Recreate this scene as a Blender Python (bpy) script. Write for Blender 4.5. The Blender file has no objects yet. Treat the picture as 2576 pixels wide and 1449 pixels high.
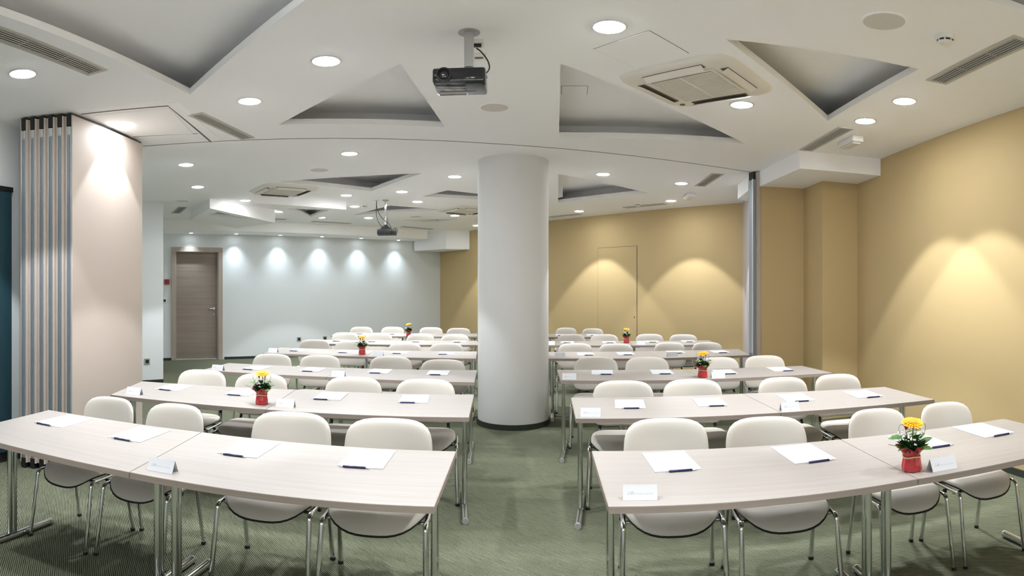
import bpy, bmesh, math, random
from mathutils import Vector, Matrix

# ------------------------------------------------------------------ camera / light / exposure
# The photograph is a wide stitched view: verticals stay upright while horizontals bow, so the camera is an
# equirectangular one (FU, FV = pixels per radian across and up, HY = row of the horizon, 2576 x 1449 frame).
FU, FV, HY, CZ = 1470.0, 1510.0, 735.0, 1.48
W, Hh = 2576.0, 1449.0
SC = bpy.context.scene
COL = SC.collection
cam_d = bpy.data.cameras.new('camera')
cam = bpy.data.objects.new('camera', cam_d); COL.objects.link(cam)
cam.location = (0, 0, CZ); cam.rotation_euler = (math.pi/2, 0, 0)
cam_d.type = 'PANO'; cam_d.panorama_type = 'EQUIRECTANGULAR'
cam_d.longitude_min = -(W/2)/FU; cam_d.longitude_max = (W/2)/FU
cam_d.latitude_min = -(Hh-HY)/FV; cam_d.latitude_max = HY/FV
cam_d.clip_start = 0.05
SC.camera = cam

world = bpy.data.worlds.new('world'); SC.world = world; world.use_nodes = True
world.node_tree.nodes['Background'].inputs[0].default_value = (0.95, 0.97, 1.0, 1)   # daylight fill, let in through made-up windows behind the camera
world.node_tree.nodes['Background'].inputs[1].default_value = 0.8
vs = SC.view_settings
vs.view_transform = 'Standard'; vs.look = 'None'; vs.gamma = 1.0; vs.use_curve_mapping = False
vs.exposure = 2.0
SC.cycles.max_bounces = 7; SC.cycles.diffuse_bounces = 5; SC.cycles.glossy_bounces = 3
SC.cycles.sample_clamp_indirect = 6.0; SC.cycles.adaptive_threshold = 0.03
SPOT_W = 70.0          # one ceiling downlight
WASH_W = 16.0          # one small wall washer
LENS_E = 40.0          # glow of a downlight lens
SPOT_ANG = math.radians(86)

CEIL = 2.96
TZ = 0.735
random.seed(7)

def bp(x, y, z):
    """pixel + known height -> point"""
    th = (x-1288.0)/FU
    rho = (CZ-z)/math.tan((y-HY)/FV)
    return Vector((rho*math.sin(th), rho*math.cos(th), z))
def bpr(x, y, rho):
    th = (x-1288.0)/FU
    return Vector((rho*math.sin(th), rho*math.cos(th), CZ-rho*math.tan((y-HY)/FV)))

# ------------------------------------------------------------------ materials
MATS = {}
def mat(name, col, rough=0.6, metal=0.0, spec=0.5, noise=None, bump=None, emit=None, coat=0.0, trans=0.0, alpha=1.0):
    """procedural principled material; noise=(scale, amount) varies the colour, bump=(scale, strength)"""
    m = bpy.data.materials.new(name); m.use_nodes = True
    nt = m.node_tree; b = nt.nodes['Principled BSDF']
    b.inputs['Base Color'].default_value = (*col, 1)
    b.inputs['Roughness'].default_value = rough
    b.inputs['Metallic'].default_value = metal
    b.inputs['Specular IOR Level'].default_value = spec
    b.inputs['Coat Weight'].default_value = coat
    b.inputs['Transmission Weight'].default_value = trans
    b.inputs['Alpha'].default_value = alpha
    if emit:
        b.inputs['Emission Color'].default_value = (*emit[0], 1); b.inputs['Emission Strength'].default_value = emit[1]
    if noise or bump:
        tc = nt.nodes.new('ShaderNodeTexCoord')
    if noise:
        n = nt.nodes.new('ShaderNodeTexNoise'); n.inputs['Scale'].default_value = noise[0]; n.inputs['Detail'].default_value = 4
        nt.links.new(tc.outputs['Object'], n.inputs['Vector'])
        r = nt.nodes.new('ShaderNodeMapRange')
        r.inputs['To Min'].default_value = 1-noise[1]; r.inputs['To Max'].default_value = 1+noise[1]
        nt.links.new(n.outputs['Fac'], r.inputs['Value'])
        mx = nt.nodes.new('ShaderNodeMix'); mx.data_type = 'RGBA'; mx.blend_type = 'MULTIPLY'; mx.inputs[0].default_value = 1
        mx.inputs[6].default_value = (*col, 1); nt.links.new(r.outputs[0], mx.inputs[7])
        nt.links.new(mx.outputs[2], b.inputs['Base Color'])
    if bump:
        n2 = nt.nodes.new('ShaderNodeTexNoise'); n2.inputs['Scale'].default_value = bump[0]; n2.inputs['Detail'].default_value = 3
        nt.links.new(tc.outputs['Object'], n2.inputs['Vector'])
        bu = nt.nodes.new('ShaderNodeBump'); bu.inputs['Strength'].default_value = bump[1]; bu.inputs['Distance'].default_value = 0.002
        nt.links.new(n2.outputs['Fac'], bu.inputs['Height']); nt.links.new(bu.outputs[0], b.inputs['Normal'])
    MATS[name] = m
    return m

def wood(name, c1, c2, scale, axis, rough, spec=0.4, coat=0.0):
    """streaky wood grain running along one local axis"""
    m = bpy.data.materials.new(name); m.use_nodes = True; nt = m.node_tree; b = nt.nodes['Principled BSDF']
    b.inputs['Roughness'].default_value = rough; b.inputs['Specular IOR Level'].default_value = spec; b.inputs['Coat Weight'].default_value = coat
    tc = nt.nodes.new('ShaderNodeTexCoord'); mp = nt.nodes.new('ShaderNodeMapping')
    s = [scale]*3; s[axis] = scale*0.03
    mp.inputs['Scale'].default_value = s
    nt.links.new(tc.outputs['Object'], mp.inputs['Vector'])
    n = nt.nodes.new('ShaderNodeTexNoise'); n.inputs['Scale'].default_value = 1.0; n.inputs['Detail'].default_value = 6; n.inputs['Roughness'].default_value = 0.65
    nt.links.new(mp.outputs[0], n.inputs['Vector'])
    cr = nt.nodes.new('ShaderNodeValToRGB'); cr.color_ramp.elements[0].position = 0.3; cr.color_ramp.elements[1].position = 0.7
    cr.color_ramp.elements[0].color = (*c1, 1); cr.color_ramp.elements[1].color = (*c2, 1)
    nt.links.new(n.outputs['Fac'], cr.inputs[0]); nt.links.new(cr.outputs[0], b.inputs['Base Color'])
    MATS[name] = m; return m

def carpet():
    m = bpy.data.materials.new('carpet'); m.use_nodes = True; nt = m.node_tree; b = nt.nodes['Principled BSDF']
    b.inputs['Roughness'].default_value = 0.95; b.inputs['Specular IOR Level'].default_value = 0.1
    tc = nt.nodes.new('ShaderNodeTexCoord'); mp = nt.nodes.new('ShaderNodeMapping')
    mp.inputs['Rotation'].default_value = (0, 0, math.radians(47))      # ribs run along the far yellow wall
    nt.links.new(tc.outputs['Object'], mp.inputs['Vector'])
    wv = nt.nodes.new('ShaderNodeTexWave'); wv.wave_type = 'BANDS'; wv.bands_direction = 'Y'; wv.inputs['Scale'].default_value = 30.0
    wv.inputs['Distortion'].default_value = 1.2; wv.inputs['Detail'].default_value = 2; wv.inputs['Detail Scale'].default_value = 3.0
    nt.links.new(mp.outputs[0], wv.inputs['Vector'])
    mp2 = nt.nodes.new('ShaderNodeMapping'); mp2.inputs['Scale'].default_value = (9, 160, 1)
    nt.links.new(mp.outputs[0], mp2.inputs['Vector'])
    n = nt.nodes.new('ShaderNodeTexNoise'); n.inputs['Scale'].default_value = 1.0; n.inputs['Detail'].default_value = 4
    nt.links.new(mp2.outputs[0], n.inputs['Vector'])
    ad = nt.nodes.new('ShaderNodeMath'); ad.operation = 'MULTIPLY_ADD'; ad.inputs[1].default_value = 0.6
    nt.links.new(wv.outputs['Fac'], ad.inputs[0])
    sc = nt.nodes.new('ShaderNodeMath'); sc.operation = 'MULTIPLY'; sc.inputs[1].default_value = 0.55
    nt.links.new(n.outputs['Fac'], sc.inputs[0]); nt.links.new(sc.outputs[0], ad.inputs[2])
    cr = nt.nodes.new('ShaderNodeValToRGB')
    e = cr.color_ramp.elements; e[0].position = 0.22; e[0].color = (0.016, 0.019, 0.010, 1); e[1].position = 0.85; e[1].color = (0.215, 0.228, 0.158, 1)
    x = cr.color_ramp.elements.new(0.5); x.color = (0.098, 0.109, 0.072, 1)
    nt.links.new(ad.outputs[0], cr.inputs[0]); nt.links.new(cr.outputs[0], b.inputs['Base Color'])
    bu = nt.nodes.new('ShaderNodeBump'); bu.inputs['Strength'].default_value = 0.5; bu.inputs['Distance'].default_value = 0.004
    nt.links.new(wv.outputs['Fac'], bu.inputs['Height']); nt.links.new(bu.outputs[0], b.inputs['Normal'])
    MATS['carpet'] = m

carpet()
mat('ceiling', (0.93, 0.925, 0.93), 0.9, spec=0.2, noise=(1.5, 0.01), bump=(160, 0.05))
mat('white_wall', (0.71, 0.745, 0.76), 0.75, spec=0.3, noise=(2, 0.012), bump=(220, 0.15))
mat('yellow_wall', (0.53, 0.40, 0.205), 0.7, spec=0.3, noise=(2, 0.02), bump=(220, 0.25))
mat('shaded_return', (0.42, 0.38, 0.37), 0.7)  # white wall return, its shade put into the base colour
mat('column_paint', (0.70, 0.70, 0.69), 0.7, spec=0.3, bump=(260, 0.3), noise=(3, 0.015))
mat('carpet_skirting', (0.03, 0.035, 0.025), 0.95, noise=(60, 0.4))
mat('dark_skirting', (0.02, 0.02, 0.022), 0.6)
mat('teal_board', (0.010, 0.045, 0.065), 0.7, noise=(30, 0.1))
mat('beige_board', (0.54, 0.465, 0.41), 0.62, spec=0.5, noise=(2, 0.01))
mat('aluminium', (0.60, 0.64, 0.67), 0.38, metal=0.7)
mat('aluminium_dark', (0.33, 0.37, 0.41), 0.4, metal=0.6)
mat('black_plastic', (0.012, 0.012, 0.013), 0.45)
mat('black_gloss', (0.008, 0.008, 0.009), 0.12, spec=0.6, coat=0.4)
mat('dark_gap', (0.03, 0.028, 0.026), 0.9)
mat('slot_brown', (0.16, 0.13, 0.11), 0.8)
mat('white_plastic', (0.80, 0.77, 0.72), 0.45)
mat('cream_plastic', (0.74, 0.70, 0.63), 0.5)
mat('vent_paint', (0.50, 0.48, 0.44), 0.55)
mat('speaker_mesh', (0.66, 0.63, 0.58), 0.8, noise=(300, 0.15))
mat('chrome', (0.72, 0.73, 0.74), 0.09, metal=1.0)
mat('steel_grey', (0.42, 0.42, 0.41), 0.45, metal=0.5)
mat('cream_vinyl', (0.55, 0.515, 0.465), 0.5, spec=0.4, noise=(7, 0.015), bump=(400, 0.12))
mat('paper', (0.58, 0.59, 0.615), 0.85, spec=0.2)
mat('print_grey', (0.36, 0.365, 0.38), 0.8)
mat('pen_blue', (0.010, 0.013, 0.07), 0.3, spec=0.6)
mat('silver', (0.75, 0.75, 0.76), 0.2, metal=0.8)
mat('red_paper', (0.44, 0.03, 0.035), 0.25, spec=0.6, noise=(25, 0.3))
mat('raffia', (0.62, 0.45, 0.27), 0.8)
mat('leaf', (0.045, 0.15, 0.02), 0.35, spec=0.5, noise=(12, 0.3))
mat('fern', (0.02, 0.065, 0.015), 0.5, noise=(20, 0.3))
mat('petal_yellow', (0.85, 0.42, 0.008), 0.55, noise=(40, 0.12))
mat('flower_heart', (0.85, 0.30, 0.015), 0.7, noise=(200, 0.3))
mat('petal_white', (0.88, 0.88, 0.86), 0.6)
mat('bud_red', (0.42, 0.012, 0.03), 0.45)
mat('grass', (0.12, 0.16, 0.05), 0.5)
mat('fire_red', (0.30, 0.02, 0.025), 0.5)
mat('dark_lens', (0.01, 0.01, 0.012), 0.05, spec=0.8)
mat('led_blue', (0.02, 0.05, 0.9), 0.4, emit=((0.05, 0.1, 1.0), 2.0))
mat('lens_glow', (0.9, 0.9, 0.9), 0.4, emit=((0.94, 0.97, 1.0), LENS_E))
mat('wash_glow', (0.9, 0.9, 0.9), 0.4, emit=((0.88, 0.95, 1.0), 9.0))
mat('trim_ring', (0.72, 0.73, 0.74), 0.3, metal=0.3)
wood('table_wood', (0.288, 0.262, 0.240), (0.328, 0.303, 0.283), 55, 0, 0.42, spec=0.4)
wood('table_edge', (0.27, 0.22, 0.19), (0.33, 0.275, 0.24), 60, 0, 0.5)
wood('door_wood', (0.235, 0.19, 0.158), (0.32, 0.265, 0.225), 30, 0, 0.55)
wood('frame_wood', (0.36, 0.305, 0.26), (0.44, 0.375, 0.325), 30, 2, 0.55)

# ------------------------------------------------------------------ mesh helpers
def link(name, me, m, parent=None, loc=None, rotz=None):
    o = bpy.data.objects.new(name, me); COL.objects.link(o)
    if m is not None and me is not None and not me.materials: me.materials.append(MATS[m] if isinstance(m, str) else m)
    if parent: o.parent = parent
    if loc is not None: o.location = loc
    if rotz is not None: o.rotation_euler = (0, 0, rotz)
    return o
def bm_obj(name, bm, m, parent=None, loc=None, rotz=None, smooth=False):
    me = bpy.data.meshes.new(name)
    bmesh.ops.recalc_face_normals(bm, faces=bm.faces[:])
    bm.to_mesh(me); bm.free()
    if smooth:
        for p in me.polygons: p.use_smooth = True
        me.set_sharp_from_angle(angle=math.radians(40))
    return link(name, me, m, parent, loc, rotz)
def thing(name, label, cat, loc=(0,0,0), rotz=0.0, group=None):
    o = bpy.data.objects.new(name, None); COL.objects.link(o); o.empty_display_size = 0.05
    o.location = loc; o.rotation_euler = (0, 0, rotz)
    return tag(o, label, cat, group)
def tag(o, label, cat=None, group=None, kind=None):
    o['label'] = label
    if cat: o['category'] = cat
    if group: o['group'] = group
    if kind: o['kind'] = kind
    return o
def structure(o, label=None):
    o['kind'] = 'structure'
    if label: o['label'] = label
    return o
CHILD = {}
def copy_tree(o, parent=None):
    c = o.copy(); COL.objects.link(c)
    if parent: c.parent = parent
    for ch in o.children: copy_tree(ch, c)
    return c

def box(bm, c, s, rz=0.0, bevel=0.0, rx=0.0):
    M = Matrix.Translation(c) @ Matrix.Rotation(rz, 4, 'Z') @ Matrix.Rotation(rx, 4, 'X') @ Matrix.Diagonal((s[0], s[1], s[2], 1))
    r = bmesh.ops.create_cube(bm, size=1.0, matrix=M)
    if bevel:
        es = list({e for v in r['verts'] for e in v.link_edges})
        bmesh.ops.bevel(bm, geom=es, offset=bevel, segments=2, affect='EDGES', profile=0.5)
    return bm
def nbox(c, s, rz=0.0, bevel=0.0, rx=0.0):
    return box(bmesh.new(), c, s, rz, bevel, rx)
def prism(poly, z0, z1, bm=None):
    """closed vertical prism over a 2-D polygon; z0 / z1 may be lists (one height per corner)"""
    bm = bm or bmesh.new(); n = len(poly)
    za = z0 if isinstance(z0, (list, tuple)) else [z0]*n
    zb = z1 if isinstance(z1, (list, tuple)) else [z1]*n
    a = [bm.verts.new((p[0], p[1], za[i])) for i, p in enumerate(poly)]
    b = [bm.verts.new((p[0], p[1], zb[i])) for i, p in enumerate(poly)]
    bm.faces.new(a[::-1]); bm.faces.new(b)
    for i in range(n):
        j = (i+1) % n; bm.faces.new((a[i], a[j], b[j], b[i]))
    return bm
def tube(path, r, segs=8, bm=None, ry=None, caps=True, up=Vector((0,0,1))):
    """tube along a polyline; r may be a list; ry gives an oval section"""
    bm = bm or bmesh.new(); P = [Vector(p) for p in path]; n = len(P)
    R = r if isinstance(r, (list, tuple)) else [r]*n
    rings = []; side = None
    for i in range(n):
        t = (P[min(i+1, n-1)]-P[max(i-1, 0)]).normalized()
        if side is None:
            ref = up if abs(t.dot(up)) < 0.95 else Vector((1, 0, 0))
            side = t.cross(ref).normalized()
        else:
            side = (side - t*side.dot(t)).normalized()
        nor = side.cross(t)
        k = 1.0 if ry is None else ry/R[i] if R[i] else 1.0
        rings.append([bm.verts.new(P[i]+side*R[i]*math.cos(2*math.pi*j/segs)+nor*R[i]*k*math.sin(2*math.pi*j/segs)) for j in range(segs)])
    for a, b in zip(rings, rings[1:]):
        for j in range(segs):
            bm.faces.new((a[j], a[(j+1) % segs], b[(j+1) % segs], b[j]))
    if caps:
        bm.faces.new(rings[0][::-1]); bm.faces.new(rings[-1])
    return bm
def lathe(prof, segs=32, bm=None, c=(0,0,0), cap=True):
    bm = bm or bmesh.new(); rings = []
    for r, z in prof:
        if r < 1e-6: rings.append([bm.verts.new((c[0], c[1], c[2]+z))])
        else: rings.append([bm.verts.new((c[0]+r*math.cos(2*math.pi*j/segs), c[1]+r*math.sin(2*math.pi*j/segs), c[2]+z)) for j in range(segs)])
    for a, b in zip(rings, rings[1:]):
        if len(a) == 1 and len(b) == 1: continue
        for j in range(segs):
            k = (j+1) % segs
            if len(a) == 1: bm.faces.new((a[0], b[k], b[j]))
            elif len(b) == 1: bm.faces.new((a[j], a[k], b[0]))
            else: bm.faces.new((a[j], a[k], b[k], b[j]))
    if cap:
        if len(rings[0]) > 1: bm.faces.new(rings[0][::-1])
        if len(rings[-1]) > 1: bm.faces.new(rings[-1])
    return bm
def smooth_path(pts, sub=6):
    """Catmull-Rom through the points"""
    P = [Vector(p) for p in pts]; out = []
    for i in range(len(P)-1):
        p0 = P[max(i-1, 0)]; p1 = P[i]; p2 = P[i+1]; p3 = P[min(i+2, len(P)-1)]
        for k in range(sub):
            t = k/sub
            out.append(0.5*((2*p1)+(p2-p0)*t+(2*p0-5*p1+4*p2-p3)*t*t+(-p0+3*p1-3*p2+p3)*t**3))
    out.append(P[-1]); return out
def fillet(pts, r, sub=5):
    """round the inner corners of a polyline"""
    P = [Vector(p) for p in pts]; out = [P[0]]
    for a, b, c in zip(P, P[1:], P[2:]):
        d1 = (a-b).normalized(); d2 = (c-b).normalized()
        rr = min(r, (a-b).length*0.45, (c-b).length*0.45)
        s = b+d1*rr; e = b+d2*rr
        for k in range(sub+1):
            t = k/sub; out.append((1-t)**2*s+2*t*(1-t)*b+t*t*e)
    out.append(P[-1]); return out
def xy(v): return Vector((v[0], v[1]))
def sheet_with_holes(outer, holes, z):
    bm = bmesh.new(); edges = []
    for poly in [outer]+holes:
        vs_ = [bm.verts.new((p[0], p[1], z)) for p in poly]
        for i in range(len(vs_)): edges.append(bm.edges.new((vs_[i], vs_[(i+1) % len(vs_)])))
    bmesh.ops.triangle_fill(bm, use_beauty=True, use_dissolve=False, edges=edges)
    return bm
def offset_poly(poly, d):
    """grow a convex polygon outwards by d"""
    P = [xy(p) for p in poly]; n = len(P)
    area = sum(P[i].x*P[(i+1) % n].y-P[(i+1) % n].x*P[i].y for i in range(n))
    sg = 1 if area > 0 else -1
    lines = []
    for i in range(n):
        t = (P[(i+1) % n]-P[i]).normalized(); nr = Vector((t.y, -t.x))*sg
        lines.append((P[i]+nr*d, t))
    out = []
    for i in range(n):
        p, t = lines[i-1]; q, u = lines[i]
        den = t.x*u.y-t.y*u.x
        s = ((q.x-p.x)*u.y-(q.y-p.y)*u.x)/den
        c = p+t*s
        if (c-P[i]).length > 3.0*abs(d): c = P[i]+(c-P[i]).normalized()*3.0*abs(d)
        out.append(c)
    return out

# ------------------------------------------------------------------ room plan
RW = [Vector((3.00, -3.2)), Vector((3.56, 2.96)), Vector((3.87, 5.30)), Vector((3.947, 5.884))]     # right yellow wall
PIL = [Vector((3.947, 5.884)), Vector((3.49, 5.94)), Vector((3.547, 6.51)), Vector((3.00, 6.60))]     # pilaster and frontal wall
POST = Vector((2.915, 6.68))
FARR = Vector((3.80, 9.10)); CORNER = Vector((-1.90, 15.37))
BW0 = Vector((-6.25, 11.59)); BWD = Vector((0.755, 0.656)); BWN = Vector((0.656, -0.755))
def bw(t, off=0.0): return BW0+BWD*t+BWN*off
PIER = Vector((-5.49, 8.08)); PIERD = Vector((0.556, 0.831))
LW = -3.9

def wall(name, pts, m, z0=0.0, z1=CEIL+0.002, thick=0.12, side=1, base=None, label=None):
    """a wall standing along a polyline, its thickness on the outer side; base = baseboard material"""
    P = [xy(p) for p in pts]; n = len(P)
    nr = []
    for i in range(n):
        t = (P[min(i+1, n-1)]-P[max(i-1, 0)]).normalized(); nr.append(Vector((t.y, -t.x))*side)
    Q = [p+nr[i]*thick for i, p in enumerate(P)]
    bm = bmesh.new()
    a = [bm.verts.new((p.x, p.y, z0)) for p in P]; b = [bm.verts.new((p.x, p.y, z1)) for p in P]
    c = [bm.verts.new((p.x, p.y, z0)) for p in Q]; d = [bm.verts.new((p.x, p.y, z1)) for p in Q]
    for i in range(n-1):
        bm.faces.new((a[i], a[i+1], b[i+1], b[i])); bm.faces.new((c[i], d[i], d[i+1], c[i+1]))
        bm.faces.new((b[i], b[i+1], d[i+1], d[i])); bm.faces.new((a[i], c[i], c[i+1], a[i+1]))
    bm.faces.new((a[0], b[0], d[0], c[0])); bm.faces.new((a[-1], c[-1], d[-1], b[-1]))
    return structure(bm_obj(name, bm, m), label)
def skirting(name, pts, m, h=0.06, side=1, t=0.012):
    P = [xy(p) for p in pts]; bm = bmesh.new()
    for p, q in zip(P, P[1:]):
        d = (q-p).normalized(); nr = Vector((d.y, -d.x))*side
        prism([p, q, q-nr*t, p-nr*t], 0.0, h, bm)
    return structure(bm_obj(name, bm, m))

floor = structure(bm_obj('floor', prism([(-9.5, -3.4), (5, -3.4), (5, 10), (-1.5, 16.5), (-9.5, 12)], -0.1, 0.0), 'carpet'), 'green ribbed carpet floor with diagonal stripes')
wall('wall_left', [(LW, -3.3), (LW, 5.3)], 'white_wall', side=-1, label='pale grey wall behind the folded partition')
wall('wall_right', RW, 'yellow_wall', side=1, label='mustard yellow wall beside the front table rows')
wall('wall_pilaster', PIL, 'yellow_wall', side=1, label='mustard yellow pilaster and short wall by the partition post')
wall('wall_far_right', [FARR, CORNER], 'yellow_wall', side=1, label='mustard yellow wall behind the column')
wall('wall_return', [POST+Vector((0.03, 0.06)), FARR+Vector((0.0, 0.02))], 'shaded_return', side=1, label='white wall return behind the partition post, shade in its colour')
wall('wall_back', [bw(-4.0), bw(-1.13)], 'white_wall', side=-1, label='white far wall beside the door frame')
wall('wall_back.001', [bw(-0.06), CORNER], 'white_wall', side=-1, label='white far wall lit by a row of wall washers')
wall('wall_back_over_door', [bw(-1.13), bw(-0.06)], 'white_wall', z0=2.40, side=-1, label='white wall above the wooden door')
pe = PIER-PIERD*3.2
wall('wall_side', [pe, PIER, PIER+Vector((-2.4, 1.5))], 'white_wall', side=-1, label='white wall end seen past the folded partition')
wall('wall_side.001', [(LW, 5.18), (pe.x, pe.y)], 'white_wall', side=-1, label='white wall behind the folded partition pocket')
WX0, WX1, WZ0, WZ1 = -3.3, 2.5, 1.35, 2.45                    # unseen band of openings, added behind the camera for fill light
wall('wall_rear', [(3.1, -3.2), (-4.0, -3.2)], 'white_wall', z1=WZ0, side=1, label='white sill wall behind the camera')
wall('wall_rear.001', [(3.1, -3.2), (-4.0, -3.2)], 'white_wall', z0=WZ1, side=1, label='white wall above the added windows behind the camera')
wall('wall_rear.002', [(3.1, -3.2), (WX1, -3.2)], 'white_wall', z0=WZ0, z1=WZ1, side=1, label='white wall beside the added windows behind the camera')
wall('wall_rear.003', [(WX0, -3.2), (-4.0, -3.2)], 'white_wall', z0=WZ0, z1=WZ1, side=1, label='white wall beside the added windows behind the camera')
for k in range(4):
    wd = (WX1-WX0)/4; x = WX0+wd*(k+0.5)
    wn = structure(bpy.data.objects.new('fill_window_%d' % (k+1), None), 'tall white framed opening added behind the camera for fill light'); COL.objects.link(wn); wn.location = (x, -3.25, WZ0)
    for s in (-1, 1): bm_obj('frame_side', nbox((s*(wd/2-0.03), 0, (WZ1-WZ0)/2), (0.06, 0.06, WZ1-WZ0)), 'white_plastic', wn)
    for z in (0.03, WZ1-WZ0-0.03): bm_obj('frame_rail', nbox((0, 0, z), (wd-0.12, 0.06, 0.06)), 'white_plastic', wn)
skirting('baseboard_back', [bw(0.03), CORNER], 'dark_skirting', 0.055, side=-1)
skirting('baseboard_back.001', [bw(-4.0), bw(-1.17)], 'dark_skirting', 0.055, side=-1)
skirting('baseboard_right', RW, 'carpet_skirting', 0.06, side=1)
skirting('baseboard_left', [(LW, -3.2), (LW, 4.8)], 'dark_skirting', 0.10, side=-1)
skirting('baseboard_side', [pe, PIER], 'dark_skirting', 0.055, side=-1)

# ------------------------------------------------------------------ ceiling with star-like recesses
def cp(*pts): return [xy(bp(x, y, CEIL)) for x, y in pts]
vA = xy(bp(478, 238, CEIL))
HOLES = [
    [vA, vA+Vector((-0.02, -3.1)), vA+Vector((2.25, -1.85))],
    cp((1007, 160), (1119, 320), (701, 314)),
    cp((1410, 160), (1406, 346), (1876, 362)),
    cp((1826, 99), (2082, 304), (2312, 174)),
    [Vector((1.62, 1.98)), Vector((2.95, 1.80)), Vector((2.3, 0.4))],
    cp((702, 457), (933, 481), (1061, 436)),
    cp((1405, 437), (1404, 510), (1630, 485)),
    cp((888, 541), (982, 517), (1115, 528)),
    [Vector((-1.40, 9.09)), Vector((-0.95, 8.59)), Vector((0.35, 9.62)), Vector((0.2, 9.85))],
    cp((1011, 554), (1098, 560), (1150, 551)),
]
outer = [(-9.5, -3.4), (5, -3.4), (5, 10), (-1.5, 16.5), (-9.5, 12)]
ceiling = structure(bm_obj('ceiling', sheet_with_holes(outer, HOLES, CEIL), 'ceiling'), 'white ceiling with angular recesses')
FASC, RZ, SETB = 0.052, 3.18, 0.36
for h in HOLES:
    n = len(h)
    bm = bmesh.new()                                          # fascia around the hole, ledge, back-set walls and lid of the recess
    big = offset_poly(h, SETB)
    l0 = [bm.verts.new((p[0], p[1], CEIL)) for p in h]; l1 = [bm.verts.new((p[0], p[1], CEIL+FASC)) for p in h]
    l2 = [bm.verts.new((p[0], p[1], CEIL+FASC)) for p in big]; l3 = [bm.verts.new((p[0], p[1], RZ)) for p in big]
    for a, b in ((l0, l1), (l1, l2), (l2, l3)):
        for i in range(n):
            j = (i+1) % n; bm.faces.new((a[i], a[j], b[j], b[i]))
    bm.faces.new(l3)
    bm_obj('recess', bm, 'ceiling', ceiling)

def soffit(poly, z, hole=None, depth=0.17, name='soffit'):
    """a dropped box under the ceiling, optionally with a triangular recess in its underside"""
    zz = z if isinstance(z, (list, tuple)) else [z]*len(poly)
    if not hole:
        return bm_obj(name, prism(poly, zz, CEIL+0.001), 'ceiling', ceiling)
    bm = bmesh.new(); n = len(poly); edges = []
    def ring(pl, hz):
        vv = [bm.verts.new((p[0], p[1], hz(p))) for p in pl]
        for i in range(len(vv)): edges.append(bm.edges.new((vv[i], vv[(i+1) % len(vv)])))
        return vv
    p0, p1, p2 = [Vector((poly[i][0], poly[i][1], zz[i])) for i in (0, 1, n-1)]
    nn = (p1-p0).cross(p2-p0)
    f = lambda p: p0.z-(nn.x*(p[0]-p0.x)+nn.y*(p[1]-p0.y))/nn.z
    o_ = ring(poly, f); h_ = ring(hole, f)
    bmesh.ops.triangle_fill(bm, use_beauty=True, edges=edges)
    t_ = [bm.verts.new((p[0], p[1], CEIL+0.001)) for p in poly]
    for i in range(n):
        j = (i+1) % n; bm.faces.new((o_[i], o_[j], t_[j], t_[i]))
    k = [bm.verts.new((p[0], p[1], f(p)+0.04)) for p in hole]
    bg = offset_poly(hole, 0.11); k2 = [bm.verts.new((p[0], p[1], f(p)+0.04)) for p in bg]; k3 = [bm.verts.new((p[0], p[1], f(p)+depth)) for p in bg]
    m_ = len(hole)
    for a, b in ((h_, k), (k, k2), (k2, k3)):
        for i in range(m_): bm.faces.new((a[i], a[(i+1) % m_], b[(i+1) % m_], b[i]))
    bm.faces.new(k3)
    return bm_obj(name, bm, 'ceiling', ceiling)

# dropped wedge by the door side of the far room
s0 = xy(bp(528, 499.6, CEIL)); s1 = xy(bp(480, 531, CEIL)); s2 = xy(bp(692, 527.5, CEIL))
zb0 = bpr(528, 524, s0.length).z; zb1 = bpr(480, 552, s1.length).z; zb2 = bpr(692, 561, s2.length).z
hz = (zb0+zb1)/2-0.02
soffit([s0, s2, s1+(s2-s0)*0.75, s1], [zb0, zb2, zb1, zb1], [xy(bp(524, 543, hz)), xy(bp(548, 536, hz-0.01)), xy(bp(625, 553.5, hz-0.05))])
# triangular drop behind the far air conditioner
q0 = xy(bp(637, 487.6, CEIL)); q1 = xy(bp(871, 506.4, CEIL)); zq = 2.822; q2 = xy(bp(781, 556, zq))
soffit([q0, q1, q2], zq, [xy(bp(722, 524, zq)), xy(bp(828, 529, zq)), xy(bp(781, 546, zq))], depth=0.13)
# bulkhead along the far wall, duct boxes in the corners
ZB = 2.75
soffit([bw(-4.0, -0.02), bw(-4.0, 0.8), bw(4.85, 0.8), bw(4.85, -0.02)], ZB, name='bulkhead')
soffit([Vector((-1.05, 14.42)), Vector((-1.62, 14.25)), Vector((-2.50, 14.78)), Vector((-1.93, 15.36))], 2.513, name='bulkhead')
ZR = 2.77
soffit([Vector((3.87, 5.30)), Vector((3.97, 5.90)), Vector((3.50, 5.96)), Vector((3.56, 6.52)), Vector((2.98, 6.62)), Vector((2.92, 5.44))], ZR, name='bulkhead')
soffit([Vector((3.07, 7.55)), Vector((2.93, 6.84)), Vector((3.00, 6.84)), Vector((3.30, 7.72))], 2.755, name='bulkhead')

# partition track and hatch over the parked panels
def strip(pts, w, z, h, bm=None):
    bm = bm or bmesh.new(); P = [xy(p) for p in pts]; k_ = 0
    for p, q in zip(P, P[1:]):
        d = (q-p).normalized(); nr = Vector((-d.y, d.x))*w/2
        prism([p-nr, q-nr, q+nr, p+nr], z-h-k_*0.0005, z, bm); k_ += 1
    return bm
T0, T1, T2 = [xy(bp(*p, CEIL)) for p in ((360, 367), (1235, 360), (1888, 432))]
h1, h2, h3, h4, h5 = [xy(bp(*p, CEIL)) for p in ((204, 287), (424, 266), (531, 357), (498, 336), (334, 344))]
track = bm_obj('partition_track', strip([T0, T1, T2], 0.05, CEIL+0.001, 0.004), 'ceiling')
tag(track, 'thin ceiling track crossing the white ceiling from folded panels to the post', 'track')
bm_obj('slot', strip([T0, T1, T2], 0.011, CEIL-0.003, 0.0025), 'slot_brown', track)
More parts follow.
